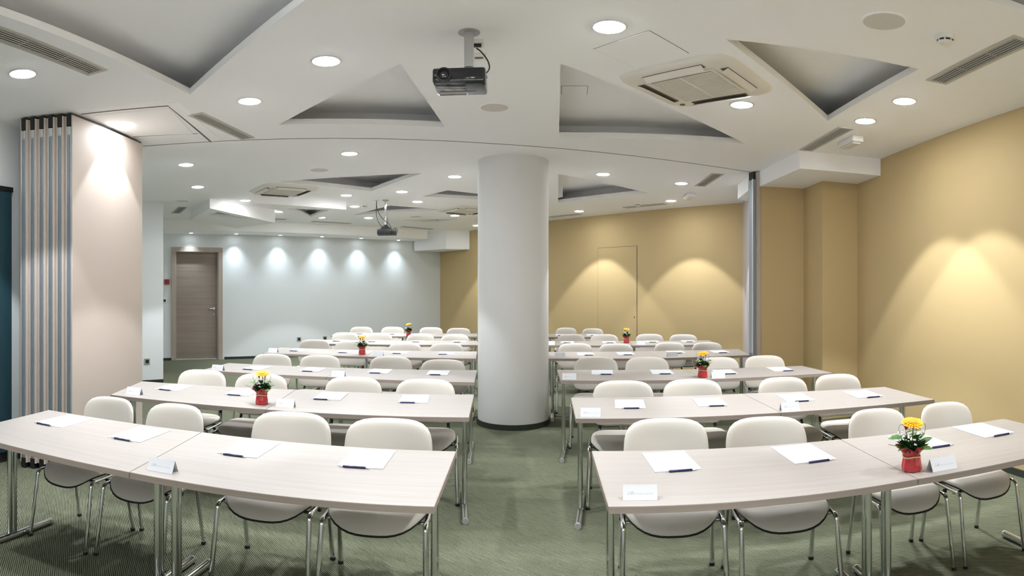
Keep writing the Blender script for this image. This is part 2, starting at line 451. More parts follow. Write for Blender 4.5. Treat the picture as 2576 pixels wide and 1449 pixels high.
bm_obj('side_lip', strip([h1+Vector((0.03, -0.065)), h2+Vector((0.065, -0.065)), h3+Vector((0.075, -0.02))], 0.09, CEIL+0.001, 0.007), 'ceiling', track)
bm_obj('side_slot', strip([h1, h2, h3], 0.016, CEIL+0.001, 0.004), 'slot_brown', track)
bm_obj('hatch_panel', prism([h1+(h5-h1)*0.06+Vector((0.03, 0.03)), h2+Vector((-0.03, 0.05)), h4+Vector((-0.04, -0.03)), h5+Vector((0.0, -0.03))], CEIL-0.006, CEIL+0.001), 'ceiling', track)
bm_obj('side_slot', strip([h5, h4], 0.010, CEIL+0.001, 0.003), 'slot_brown', track)

# ------------------------------------------------------------------ column, post
c0 = Vector((0.0137, 6.71, 0))
col = thing('round_column', 'thick round grey-white column standing between the rear table rows', 'column', c0)
bm_obj('shaft', lathe([(0.406, 0.0), (0.406, CEIL)], 96, cap=False), 'column_paint', col, smooth=True)
bm_obj('base_strip', lathe([(0.408, 0.0), (0.420, 0.0), (0.420, 0.06), (0.408, 0.06)], 96, cap=False), 'carpet_skirting', col, smooth=True)

post = thing('partition_post', 'slim aluminium jamb post closing the partition track beside the yellow wall', 'post', (POST.x, POST.y, 0))
pa = math.radians(16)
bm = nbox((0, 0, 1.43), (0.042, 0.085, 2.86), pa)
bm_obj('profile', bm, 'aluminium_dark', post)
for dx in (-0.019, 0.004, 0.017):
    bm_obj('lip', nbox((dx*math.cos(pa), dx*math.sin(pa)-0.045, 1.43), (0.008 if dx < 0 else 0.005, 0.02, 2.86), pa), 'aluminium', post)
bm_obj('top_seal', nbox((0, 0, 2.90), (0.042, 0.088, 0.10), pa), 'black_plastic', post)
bm_obj('jamb_board', nbox((0.068, -0.03, 1.475), (0.085, 0.085, 2.95), pa), 'beige_board', post)

# ------------------------------------------------------------------ folded partition panels (six leaves parked by the left wall)
u = Vector((-0.123, 0.992)); w_ = Vector((-0.992, -0.123))
P0 = Vector((-3.256, 3.476)); PITCH = 0.0755; LEN = 1.17
ang_u = math.atan2(u.y, u.x)
ORD = ['outermost', 'second', 'third', 'fourth', 'fifth', 'innermost']
for i in range(6):
    o2 = P0+w_*(PITCH*i)-u*(0.026*i)
    pn = thing('partition_panel', '%s leaf of the folded partition stack, beige face and aluminium edge' % ORD[i] if i in (0, 5) else
               '%s leaf counted from the beige outer face of the folded partition stack' % ORD[i], 'partition', (o2.x, o2.y, 0), ang_u, 'folded partition leaves')
    # local x runs along the leaf (0 = end nearest the tables), local y = thickness
    t = PITCH-0.004
    for yy in (0.006, t-0.006):
        bm_obj('face_board', nbox((LEN/2+0.002, yy, 1.49), (LEN-0.004, 0.012, 2.88), bevel=0.001), 'beige_board', pn)
    bm_obj('core', nbox((LEN/2+0.03, t/2, 1.47), (LEN-0.06, t-0.026, 2.76)), 'aluminium_dark', pn)
    for yy, ww, dd in ((0.017, 0.007, 0.0), (0.031, 0.004, -0.004), (0.046, 0.004, -0.004), (t-0.017, 0.006, 0.0)):
        bm_obj('edge_profile', nbox((0.022+dd/2-0.01, yy, 1.46), (0.026-dd, ww, 2.74)), 'aluminium', pn)
    bm_obj('edge_groove', nbox((0.016, t/2, 1.46), (0.008, 0.028, 2.72)), 'aluminium_dark', pn)
    bm_obj('top_seal', nbox((LEN/2, t/2, 2.895), (LEN, t-0.026, 0.105)), 'black_plastic', pn)
    bm_obj('lock_block', nbox((0.012, t/2+0.004, 2.80), (0.016, t-0.036, 0.07)), 'white_plastic', pn)
    bm_obj('bottom_seal', nbox((LEN/2, t/2, 0.045), (LEN, t-0.026, 0.09)), 'black_plastic', pn)

bd = thing('teal_wall_board', 'dark teal board with black top rail on the wall beside the folded partition', 'board', (LW+0.02, 1.8, 0.1))
bm_obj('panel', nbox((0.004, 0, 1.12), (0.03, 3.1, 2.24)), 'teal_board', bd)
bm_obj('top_rail', nbox((0.006, 0, 2.26), (0.045, 3.12, 0.04)), 'black_plastic', bd)

# ------------------------------------------------------------------ doors and wall fittings
dang = math.atan2(BWD.y, BWD.x)
dr = structure(bpy.data.objects.new('door_1', None)); COL.objects.link(dr)
dr.location = (*bw(-0.595), 0); dr.rotation_euler = (0, 0, dang); dr['label'] = 'brown wooden door in a wide frame in the far white wall'
DW, DH = 1.16, 2.455
for s in (-1, 1):
    bm_obj('frame_post', nbox((s*(DW/2-0.05), -0.015, (DH-0.1)/2), (0.10, 0.05, DH-0.1), bevel=0.004), 'frame_wood', dr)
    bm_obj('reveal', nbox((s*(DW/2-0.105), 0.06, (DH-0.1)/2), (0.012, 0.13, DH-0.1)), 'frame_wood', dr)
bm_obj('frame_head', nbox((0, -0.015, DH-0.05), (DW, 0.05, 0.10), bevel=0.004), 'frame_wood', dr)
bm_obj('reveal', nbox((0, 0.06, DH-0.105), (DW-0.2, 0.13, 0.012)), 'frame_wood', dr)
lf = bm_obj('leaf', nbox((0, 0.105, (DH-0.11)/2+0.012), (DW-0.23, 0.045, DH-0.135), bevel=0.002), 'door_wood', dr)
bm = tube(fillet([(0.40, 0.085, 1.12), (0.40, 0.03, 1.12), (0.28, 0.03, 1.12)], 0.02), 0.010, 10)
lathe([(0.0, 0), (0.024, 0), (0.024, 0.008), (0, 0.008)], 16, bm)
for v in bm.verts:
    if v.co.z < 0.05: v.co = Vector((v.co.x+0.40, 0.082-v.co.z, v.co.y+1.12))
bm_obj('handle', bm, 'chrome', dr, smooth=True)
bm_obj('keyhole', nbox((0.40, 0.080, 1.0), (0.025, 0.006, 0.05), bevel=0.002), 'steel_grey', dr)

frd = (CORNER-FARR).normalized(); frn = Vector((-frd.y, frd.x)); frn = frn if frn.dot(-FARR) > 0 else -frn
def on_far_right(px):
    th = (px-1288)/FU; d = Vector((math.sin(th), math.cos(th)))
    s = (FARR.x*d.y-FARR.y*d.x)/(frd.y*d.x-frd.x*d.y)
    return FARR+frd*s
a_, b_ = on_far_right(1602), on_far_right(1505)
mid = (a_+b_)/2; wid = (a_-b_).length
zt = bpr(1553, 622, mid.length).z
d2 = structure(bpy.data.objects.new('door_2', None)); COL.objects.link(d2)
d2.location = (mid.x, mid.y, 0); d2.rotation_euler = (0, 0, math.atan2(frd.y, frd.x)); d2['label'] = 'flush yellow concealed door in the yellow wall behind the column'
sy = 1 if (Matrix.Rotation(d2.rotation_euler[2], 2) @ Vector((0, 1))).dot(frn) > 0 else -1
bm_obj('leaf', nbox((0, sy*0.006, zt/2), (wid, 0.008, zt)), 'yellow_wall', d2)
for s in (-1, 1): bm_obj('gap', nbox((s*(wid/2+0.004), sy*0.003, zt/2), (0.008, 0.006, zt)), 'slot_brown', d2)
bm_obj('gap', nbox((0, sy*0.003, zt+0.004), (wid+0.016, 0.006, 0.008)), 'slot_brown', d2)
bm_obj('keyhole', nbox((-wid/2+0.05, sy*0.011, 1.02), (0.015, 0.004, 0.03)), 'dark_gap', d2)

def on_back(px):
    th = (px-1288)/FU; d = Vector((math.sin(th), math.cos(th)))
    s = (BW0.x*d.y-BW0.y*d.x)/(BWD.y*d.x-BWD.x*d.y)
    return s
def wall_box(name, label, cat, t, py, size, mats, parts=True):
    p = bw(t, 0.0); z = bpr(1288, py, p.length).z
    o = thing(name, label, cat, (p.x, p.y, z), dang)
    bm_obj('plate', nbox((0, -size[1]/2, 0), size, bevel=0.003), mats[0], o)
    bm_obj('insert', nbox((0, -size[1]-0.002, 0), (size[0]*0.55, 0.006, size[2]*0.55)), mats[1], o)
    return o
wall_box('wall_socket', 'steel framed socket low on the far white wall, nearer the wooden door', 'socket', on_back(752), 853, (0.10, 0.012, 0.10), ('steel_grey', 'black_plastic'))
wall_box('wall_socket', 'steel framed socket low on the far white wall, farther from the wooden door', 'socket', on_back(817), 851, (0.10, 0.012, 0.10), ('steel_grey', 'black_plastic'))
wall_box('fire_call_point', 'small red fire call point beside the wooden door frame', 'call point', on_back(422)-0.02, 709, (0.11, 0.04, 0.11), ('fire_red', 'fire_red'))
wall_box('light_switch', 'small dark square switch below the red fire call point', 'switch', on_back(414), 756, (0.09, 0.012, 0.09), ('white_plastic', 'black_plastic'))
ps = PIER-PIERD*0.29
so = thing('wall_socket', 'dark socket low on the white wall end past the partition', 'socket', (ps.x, ps.y, 0.36), math.atan2(PIERD.y, PIERD.x))
bm_obj('plate', nbox((0, -0.006, 0), (0.10, 0.012, 0.10), bevel=0.003), 'steel_grey', so)
bm_obj('insert', nbox((0, -0.013, 0), (0.055, 0.006, 0.055)), 'black_plastic', so)

# ------------------------------------------------------------------ ceiling fittings
def spot(parent, power, ang, blend=0.18, col_=(0.94, 0.97, 1.0), z=-0.012, size=0.05, name='lamp'):
    l = bpy.data.lights.new(name, 'SPOT'); l.energy = power; l.spot_size = ang; l.spot_blend = blend; l.color = col_; l.shadow_soft_size = size
    o = bpy.data.objects.new(name, l); COL.objects.link(o); o.parent = parent; o.location = (0, 0, z)
    return o
R = 0.094
lens_me = bpy.data.meshes.new('lens'); bm = lathe([(R*0.90, 0.0), (R*0.84, -0.006), (R*0.55, -0.011), (0, -0.013)], 32, cap=False); bm.to_mesh(lens_me); bm.free()
ring_me = bpy.data.meshes.new('trim_ring'); bm = lathe([(R*0.88, 0.001), (R*0.90, -0.006), (R*1.0, -0.005), (R*1.06, 0.001)], 40, cap=False); bm.to_mesh(ring_me); bm.free()
for me in (lens_me, ring_me):
    for p in me.polygons: p.use_smooth = True
DL = [  # pixel of the lamp, its height, label
    (57, 185, 'round downlight beside the long ceiling grille over the teal board'),
    (628, 254, 'round downlight between the big corner recess and the short grille'),
    (820, 153, 'round downlight between the corner recess and the ceiling projector'),
    (1533, 67, 'round downlight beside the square ceiling access panel'),
    (1866, 263, 'round downlight touching the corner of the near air conditioner'),
    (2275, 254, 'round downlight between the triangular recess and the long grille by the yellow wall'),
    (2177, 304, 'round downlight by the tip of the triangular recess near the emergency light'),
    (315, 314, 'round downlight in the hatch over the folded partition panels'),
    (468, 414, 'round downlight just past the partition track above the white wall end'),
    (879, 386, 'round downlight just past the track beside the round flush speaker'),
    (497, 470, 'round downlight between the white wall end and the far air conditioner'),
    (617, 504, 'round downlight beside the wedge shaped soffit'),
    (1144, 444, 'round downlight before the column near the tip of a triangular recess'),
    (1011, 482, 'round downlight in the far ceiling above the far projector mount'),
    (871, 491, 'round downlight at the tip of the far triangular recess'),
    (1050, 507, 'round downlight beside the far projector pole, column side'),
    (892, 519, 'round downlight beside the far smoke detector'),
    (927, 548, 'round downlight behind the far projector, door side'),
    (1144, 542, 'round downlight behind the small air conditioner by the column'),
    (1517, 438, 'round downlight behind the column above the triangular recess'),
    (1714, 461, 'round downlight beside the short grille near the partition post'),
    (1688, 505, 'round downlight beside the far emergency light'),
    (1457, 531, 'round downlight over the concealed yellow door'),
    (702, 532, 'small looking downlight between the two dropped soffits'),
    (808, 547, 'round downlight behind the triangular soffit'),
    (1199, 567, 'round downlight by the orange corner of the far room'),
]
def downlight(p, label, group, power=SPOT_W):
    o = thing('downlight', label, 'downlight', p, 0, group)
    link('trim_ring', ring_me, 'trim_ring', o); link('lens', lens_me, 'lens_glow', o)
    spot(o, power, SPOT_ANG)
    return o
for x, y, lab in DL:
    p = bp(x, y, CEIL)
    downlight((p.x, p.y, CEIL), lab, 'round ceiling downlights', {315: 30.0, 617: 16.0, 702: 30.0}.get(x, SPOT_W))
for x, y in ((-0.75, 1.75), (1.25, 1.6), (3.0, 1.2), (-2.9, 1.0), (0.2, 0.2), (-2.4, -1.2), (0.0, -1.6), (2.2, -1.2)):  # lamps out of view, added to fill front tables and chair backs
    downlight((x, y, CEIL), 'unseen round downlight added as fill before the front tables', 'added fill downlights before the front tables', SPOT_W*0.8)
wl_me = bpy.data.meshes.new('lens'); bm = lathe([(0.040, 0.001), (0.036, -0.006), (0, -0.008)], 20, cap=False); bm.to_mesh(wl_me); bm.free()
wr_me = bpy.data.meshes.new('trim_ring'); bm = lathe([(0.039, 0.001), (0.040, -0.006), (0.055, -0.004), (0.057, 0.001)], 24, cap=False); bm.to_mesh(wr_me); bm.free()
for k, px in enumerate((477, 589, 698, 802, 899, 992.5)):
    p = bw(on_back(px), 0.21)
    o = thing('wall_washer', '%s small wall washer from the door in the bulkhead over the far wall' % ('nearest', 'second', 'third', 'fourth', 'fifth', 'sixth')[k], 'wall washer', (p.x, p.y, ZB), 0, 'wall washers in the bulkhead')
    link('trim_ring', wr_me, 'trim_ring', o); link('lens', wl_me, 'wash_glow', o)
    spot(o, WASH_W, math.radians(88), 1.0, (0.80, 0.91, 1.0), size=0.02)

def grille(e0, e1, width, label, ext=0.0):
    a = xy(bp(*e0, CEIL)); b = xy(bp(*e1, CEIL)); d = (b-a)
    L = d.length+ext; d.normalize(); c = a+d*L/2
    o = thing('ceiling_grille', label, 'vent', (c.x, c.y, CEIL), math.atan2(d.y, d.x), 'slotted ceiling grilles')
    fw = 0.028
    for s in (-1, 1):
        bm_obj('frame_side', nbox((0, s*(width/2-fw/2), -0.002), (L, fw, 0.010), bevel=0.002), 'vent_paint', o)
        bm_obj('frame_end', nbox((s*(L/2-fw/2), 0, -0.002), (fw, width-2*fw, 0.010)), 'vent_paint', o)
    bm_obj('backing', nbox((0, 0, -0.0005), (L-2*fw, width-2*fw, 0.002)), 'dark_gap', o)
    ns = 5; iw = width-2*fw
    for k in range(ns):
        bm_obj('slat', nbox((0, -iw/2+(k+0.5)*iw/ns, -0.004), (L-2*fw, iw/ns*0.32, 0.008), rx=math.radians(25)), 'vent_paint', o)
    nb = max(1, int(L/0.45))
    for k in range(nb):
        bm_obj('bridge', nbox((-L/2+(k+1)*L/(nb+1), 0, -0.003), (0.006, iw, 0.007)), 'vent_paint', o)
for e in [((246, 182), (0, 85), 0.17, 'long slotted grille beside the big corner recess', 0.5), ((490, 285.5), (623.5, 348), 0.15, 'short slotted grille beside the partition hatch'),
          ((2355, 206), (2580, 97), 0.17, 'long slotted grille along the yellow wall side'), ((2026.7, 378), (2129, 321), 0.15, 'slotted grille beside the near emergency light'),
          ((1760, 467.5), (1806, 436.5), 0.17, 'slotted grille near the partition post'), ((1572, 522), (1673, 512), 0.15, 'slotted grille along the far yellow wall beside the smoke detector'),
          ((1379, 546), (1459, 538), 0.15, 'slotted grille above the concealed yellow door'), ((441.7, 536), (460, 520.6), 0.17, 'short slotted grille beside the wedge soffit'),
          ((784, 556.5), (882, 562), 0.15, 'long slotted grille before the far bulkhead'), ((691, 550.5), (720, 551.5), 0.15, 'short slotted grille between the dropped soffits'),
          ((1009.6, 569.6), (1088, 576.4), 0.15, 'slotted grille behind the far projector')]:
    grille(*e)

def flush_speaker(x, y, label, r=0.125):
    p = bp(x, y, CEIL); o = thing('ceiling_speaker', label, 'speaker', (p.x, p.y, CEIL), 0, 'flush ceiling speakers')
    bm_obj('rim', lathe([(r*0.88, 0.001), (r*0.89, -0.006), (r*0.97, -0.006), (r, 0.001)], 40, cap=False), 'ceiling', o, smooth=True)
    bm_obj('mesh_cover', lathe([(r*0.885, -0.003), (r*0.6, -0.006), (0, -0.007)], 40, cap=False), 'speaker_mesh', o, smooth=True)
flush_speaker(1244, 270, 'flush round speaker behind the near projector')
flush_speaker(2224, 53, 'flush round speaker near the smoke detector by the yellow wall')
flush_speaker(803, 427, 'flush round speaker just beyond the partition track')
flush_speaker(458, 505, 'flush round speaker above the white wall end by the wedge soffit')
flush_speaker(1046, 545, 'flush round speaker behind the far projector')

def smoke(x, y, label):
    p = bp(x, y-14 if y < 200 else y-4, CEIL); o = thing('smoke_detector', label, 'smoke detector', (p.x, p.y, CEIL), 0, 'smoke detectors')
    bm_obj('base', lathe([(0.058, 0), (0.058, -0.022), (0.052, -0.028), (0, -0.028)], 32, cap=False), 'white_plastic', o, smooth=True)
    bm_obj('chamber', lathe([(0.046, -0.028), (0.044, -0.040), (0, -0.040)], 32, cap=False), 'dark_gap', o, smooth=True)
    bm_obj('cap', lathe([(0.047, -0.039), (0.044, -0.044), (0.032, -0.054), (0, -0.056)], 32, cap=False), 'white_plastic', o, smooth=True)
    for k in range(8):
        a = k*math.pi/4; bm_obj('rib', nbox((0.046*math.cos(a), 0.046*math.sin(a), -0.034), (0.006, 0.008, 0.014), a), 'white_plastic', o)
smoke(2378, 105, 'white smoke detector beside the long grille by the yellow wall')
smoke(917, 519, 'white smoke detector before the far projector')
smoke(1605, 515, 'white smoke detector over the far yellow wall')

def emergency(x, y, label, ang):
    p = bp(x, y, CEIL); o = thing('emergency_light', label, 'emergency light', (p.x, p.y, CEIL), ang, 'emergency lights')
    bm_obj('housing', nbox((0, 0, -0.03), (0.33, 0.12, 0.06), bevel=0.012), 'white_plastic', o)
    bm_obj('diffuser', nbox((0, 0, -0.067), (0.26, 0.085, 0.016), bevel=0.006), 'cream_plastic', o)
    bm_obj('seam', nbox((0, 0, -0.022), (0.333, 0.123, 0.002)), 'vent_paint', o)
def heading(e0, e1):
    d = xy(bp(*e1, CEIL))-xy(bp(*e0, CEIL)); return math.atan2(d.y, d.x)
emergency(2140, 350, 'white boxy emergency light by the yellow wall bulkhead', heading((2026.7, 378), (2129, 321)))
emergency(1734, 489, 'white boxy emergency light over the far yellow wall', heading((1760, 467.5), (1806, 436.5)))

def cassette(px, ang, label, side=0.92):
    c = bp(px[0], px[1], CEIL); o = thing('air_conditioner', label, 'air conditioner', (c.x, c.y, CEIL), ang, 'ceiling air conditioners')
    n = 40; S = side/2
    def sq(k, s):
        out = []
        for j in range(n):
            a = 2*math.pi*j/n; ca, sa = math.cos(a), math.sin(a)
            r = (abs(ca)**k+abs(sa)**k)**(-1.0/k); out.append((s*r*ca, s*r*sa))
        return out
    bm = bmesh.new(); rings = []
    for s, z, k in ((S, 0.001, 7), (S*0.985, -0.012, 7), (S*0.93, -0.028, 8), (S*0.86, -0.030, 9)):
        rings.append([bm.verts.new((x, y, z)) for x, y in sq(k, s)])
    for a, b in zip(rings, rings[1:]):
        for j in range(n): bm.faces.new((a[j], a[(j+1) % n], b[(j+1) % n], b[j]))
    bm.faces.new(rings[-1])
    bm_obj('panel', bm, 'cream_plastic', o, smooth=True)
    for k in range(4):
        M = Matrix.Rotation(k*math.pi/2, 4, 'Z')
        d = S*0.75; wdt = S*1.05
        bm = nbox((0, d, -0.031), (wdt, S*0.13, 0.006)); bmesh.ops.transform(bm, matrix=M, verts=bm.verts)
        bm_obj('outlet', bm, 'slot_brown', o)
        bm = nbox((0, d+0.002, -0.046), (wdt*0.98, S*0.12, 0.004), rx=math.radians(28)); bmesh.ops.transform(bm, matrix=M, verts=bm.verts)
        bm_obj('louvre', bm, 'cream_plastic', o)
    bm_obj('grille_frame', nbox((0, 0, -0.034), (S*1.2, S*1.2, 0.012), bevel=0.004), 'cream_plastic', o)
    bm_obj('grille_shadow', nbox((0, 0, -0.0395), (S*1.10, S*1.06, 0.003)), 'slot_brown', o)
    for k in range(22):
        bm_obj('slat', nbox((-S*0.55+(k+0.5)*S*1.10/22, 0, -0.043), (S*1.10/22*0.62, S*1.08, 0.006)), 'cream_plastic', o)
    bm_obj('bridge', nbox((0, 0, -0.044), (S*1.10, 0.018, 0.008)), 'cream_plastic', o)
    e = lathe([(0.022, 0), (0.022, -0.004), (0, -0.004)], 20, c=(S*0.74, S*0.74, -0.029), cap=False)
    bm_obj('sensor', e, 'dark_lens', o)
ca = [xy(bp(*p, CEIL)) for p in ((1578.6, 194.6), (1800, 136), (1923, 219), (1722, 266))]
dd = (ca[3]-ca[0])+(ca[2]-ca[1])
ac_ang = math.atan2(dd.y, dd.x)
cm = sum(ca, Vector((0, 0)))/4
def topix(v): return (1288+FU*math.atan2(v.x, v.y), HY-FV*math.atan((CEIL-CZ)/v.length))
cassette(topix(cm), ac_ang, 'square cassette air conditioner near the triangular recess by the yellow wall', 0.86)
cassette((712, 477), math.radians(45), 'square cassette air conditioner before the triangular soffit', 0.86)
cassette((1172, 527), math.radians(40), 'square cassette air conditioner half hidden behind the column', 0.86)

def access_panel(pts, z, label):
    P = [xy(bp(*p, z)) for p in pts]; c = sum(P, Vector((0, 0)))/len(P)
    o = thing('access_panel', label, 'hatch', (c.x, c.y, z))
    bm_obj('gap', prism([p-c for p in offset_poly(P, 0.004)], -0.0008, 0.0005), 'slot_brown', o)
    bm_obj('panel', prism([p-c for p in P], -0.0030, 0.0002), 'ceiling', o)
access_panel(((1494.6, 123), (1596.5, 169), (1731, 133), (1633, 77)), CEIL, 'flush square access panel in the ceiling before the air conditioner')
access_panel(((1413, 216), (1413, 237), (1476, 238), (1478, 216)), RZ, 'small rectangular access panel inside a triangular recess')

# near projector on its ceiling mount
pm = bp(1180, 81, CEIL)
pj = thing('projector', 'black projector facing the tables on a short grey ceiling mount', 'projector', (pm.x, pm.y, CEIL), 0)
bm_obj('mount_plate', lathe([(0.060, 0), (0.060, -0.006), (0.05, -0.008), (0, -0.008)], 36, cap=False), 'steel_grey', pj, smooth=True)
bm_obj('mount_pole', nbox((0.0, 0, -0.12), (0.05, 0.05, 0.235), bevel=0.003), 'steel_grey', pj)
bm_obj('mount_hub', lathe([(0.03, -0.225), (0.075, -0.262), (0.10, -0.276), (0.10, -0.285)], 32, cap=True), 'black_gloss', pj, smooth=True)
ox, oy, oz = -0.045, -0.01, -0.312
body = bm_obj('body', nbox((ox, oy, oz), (0.283, 0.24, 0.088), bevel=0.014), 'black_gloss', pj, smooth=True)
bm_obj('front_grille', nbox((ox+0.045, oy-0.121, oz+0.012), (0.165, 0.004, 0.045)), 'black_plastic', body)
for k in range(7): bm_obj('grille_bar', nbox((ox+0.045, oy-0.124, oz-0.006+k*0.006), (0.16, 0.003, 0.002)), 'black_gloss', body)
bm = lathe([(0.041, 0), (0.041, 0.018), (0.034, 0.020), (0.030, 0.006), (0, 0.006)], 32, cap=False)
bmesh.ops.transform(bm, matrix=Matrix.Translation((ox-0.078, oy-0.118, oz-0.002)) @ Matrix.Rotation(math.pi/2, 4, 'X'), verts=bm.verts)
ln = bm_obj('lens_barrel', bm, 'black_plastic', pj, smooth=True)
bm = lathe([(0.028, 0.007), (0.018, 0.013), (0, 0.015)], 28, cap=False)
bmesh.ops.transform(bm, matrix=Matrix.Translation((ox-0.078, oy-0.118, oz-0.002)) @ Matrix.Rotation(math.pi/2, 4, 'X'), verts=bm.verts)
bm_obj('lens_glass', bm, 'dark_lens', ln, smooth=True)
bm_obj('control_strip', nbox((ox-0.02, oy+0.06, oz-0.045), (0.20, 0.03, 0.004), bevel=0.001), 'steel_grey', body)
bm_obj('status_light', nbox((ox+0.03, oy+0.085, oz-0.046), (0.006, 0.006, 0.004)), 'led_blue', body)
bm_obj('cable', tube(smooth_path([(0.03, 0.17, -0.03), (0.06, 0.165, -0.06), (0.098, 0.14, -0.13), (0.105, 0.12, -0.19), (0.07, 0.10, -0.235), (0.02, 0.09, -0.26)]), 0.0042, 8), 'black_plastic', pj, smooth=True)
for k, (dy, lb) in enumerate(((0.15, 'nearer'), (0.36, 'farther'))):
    s_ = thing('ceiling_socket', 'white ceiling power socket behind the near projector mount, %s one' % lb, 'socket', (pm.x+0.035, pm.y+dy, CEIL), 0, 'ceiling sockets')
    bm_obj('plate', nbox((0, 0, -0.008), (0.085, 0.085, 0.018), bevel=0.004), 'white_plastic', s_)
    bm_obj('slit' if k else 'plug', nbox((0.0, -0.01, -0.022), (0.05, 0.02 if k == 0 else 0.008, 0.024 if k == 0 else 0.004)), 'black_plastic', s_)

# far projector with trailing cables
pf = bp(970, 503, CEIL)
fj = thing('projector', 'far black projector with hanging cables on a long ceiling pole', 'projector', (pf.x, pf.y, CEIL), math.radians(8))
bm_obj('mount_plate', nbox((0, 0, -0.006), (0.10, 0.10, 0.012), bevel=0.002), 'steel_grey', fj)
bm_obj('mount_pole', tube([(0, 0, 0), (0, 0, -0.42)], 0.018, 12), 'chrome', fj, smooth=True)
bm_obj('mount_hub', lathe([(0.02, -0.40), (0.05, -0.425), (0.09, -0.455), (0.09, -0.47)], 24), 'black_gloss', fj, smooth=True)
bd_ = bm_obj('body', nbox((0.025, 0, -0.525), (0.31, 0.24, 0.09), bevel=0.012), 'black_plastic', fj, smooth=True)
bm_obj('connector_panel', nbox((0.05, -0.121, -0.53), (0.14, 0.003, 0.03)), 'black_gloss', bd_)
bm_obj('ceiling_rosette', lathe([(0.05, 0), (0.048, -0.008), (0, -0.008)], 24, c=(-0.15, 0.02, 0), cap=False), 'white_plastic', fj)
for k, pts in enumerate(([(-0.15, 0.02, 0), (-0.155, 0.02, -0.18), (-0.14, 0, -0.30), (-0.09, -0.03, -0.40), (-0.02, -0.04, -0.46)],
            [(-0.15, 0.02, 0), (-0.14, 0.02, -0.14), (-0.07, -0.02, -0.28), (0.03, -0.06, -0.37), (0.10, -0.11, -0.46), (0.11, -0.14, -0.53), (0.07, -0.125, -0.56)],
            [(0.02, -0.02, -0.27), (0.04, -0.03, -0.34), (0.02, -0.03, -0.42)],
            [(0.11, 0.0, -0.475), (0.17, -0.02, -0.46), (0.195, -0.03, -0.49), (0.185, -0.03, -0.54)])):
    bm_obj('cable', tube(smooth_path(pts), 0.005, 6), 'black_plastic', fj, smooth=True)

# ------------------------------------------------------------------ tables
def fit_rect(fa, fo, na, no):
    """corners (far aisle, far outer, near aisle, near outer) -> centre, angle, length"""
    c = (fa+fo+na+no)/4; d = (fa-fo)+(na-no)
    if d.x < 0: d = -d
    return c, math.atan2(d.y, d.x), ((fa-fo).length+(na-no).length)/2
D = 0.745
def px2(*p): return xy(bp(p[0], p[1], TZ))
ROWS, TOPS = {}, {}
def row(key, fa, fo, na, no, sf=None, sn=None, single=False):
    fa, fo, na, no = [px2(*p) if isinstance(p, tuple) else p for p in (fa, fo, na, no)]
    if no is None: no = na+(fo-fa)
    if single:
        ROWS[key] = [fit_rect(fa, fo, na, no)]; TOPS[key] = [(fa, fo, no, na)]; return
    sf = px2(*sf) if sf else (fa+fo)/2
    sn = px2(*sn) if sn else (na+no)/2
    t = (fa-fo)+(na-no); t = (t if t.x > 0 else -t).normalized(); n = Vector((-t.y, t.x)); ang = math.atan2(t.y, t.x)
    A = (fa.dot(t)+na.dot(t))/2; S = (sf.dot(t)+sn.dot(t))/2; O = (fo.dot(t)+no.dot(t))/2      # aisle end, joint, outer end along the row
    off1 = (fa+na+sf+sn).dot(n)/4; off2 = (fo+no+sf+sn).dot(n)/4
    ROWS[key] = [(t*(A+S)/2+n*off1, ang, abs(A-S)), (t*(S+O)/2+n*off2, ang, abs(S-O))]
    TOPS[key] = [(fa, sf, sn, na), (sf, fo, no, sn)]
fo1 = px2(123, 1031); sf1 = px2(508, 1087); sn1 = px2(325, 1188)
row('L1', (1148, 1135), (123, 1031), (1093, 1275), sn1+(fo1-sf1)*1.03+Vector((0.02, 0.0)), (508, 1087), (325, 1188))
row('L2', (1193, 992), (357, 959), (1180, 1050), (277, 993), (744, 980), (668, 1030))
row('L3', (1200, 931), (575, 913), (1194, 962), (507, 931), None, (820, 948))
row('L4', (1200, 884), (705, 874), (1198, 902), (660, 888), None, (920, 897))
def far_row(key, fa, fo, single=False):
    a, b = px2(*fa), px2(*fo); t = (a-b).normalized(); t = t if t.x > 0 else -t
    n = Vector((t.y, -t.x))*D
    row(key, a, b, a+n, b+n, single=single)
far_row('L5', (1200, 857), (803, 854)); far_row('L6', (1200, 839), (855, 836.5))
fo1 = px2(2525, 1053); sf1 = px2(2113, 1105); sn1 = px2(2310, 1205)
row('R1', (1488, 1134), (2525, 1053), (1530, 1275), sn1+(fo1-sf1), (2113, 1105), (2310, 1205))
row('R2', (1436, 1000), (2226, 973), (1448, 1053), (2352, 1005), (1868, 990), (1965, 1038))
row('R3', (1401, 930), (2018, 920), (1410, 957), (2095, 938), None, (1780, 954))
row('R4', (1380, 885), (1857, 878), (1380, 902), (1888, 893), None, (1664, 901))
far_row('R5', (1380, 858), (1783, 856)); far_row('R6', (1380, 840), (1535, 840), single=True)

ROWN = ['front row', 'second row', 'third row', 'fourth row', 'fifth row', 'rear row']
SIDE = {'L': 'partition side', 'R': 'yellow wall side'}
def where(key): return '%s, %s' % (ROWN[int(key[1])-1], SIDE[key[0]])

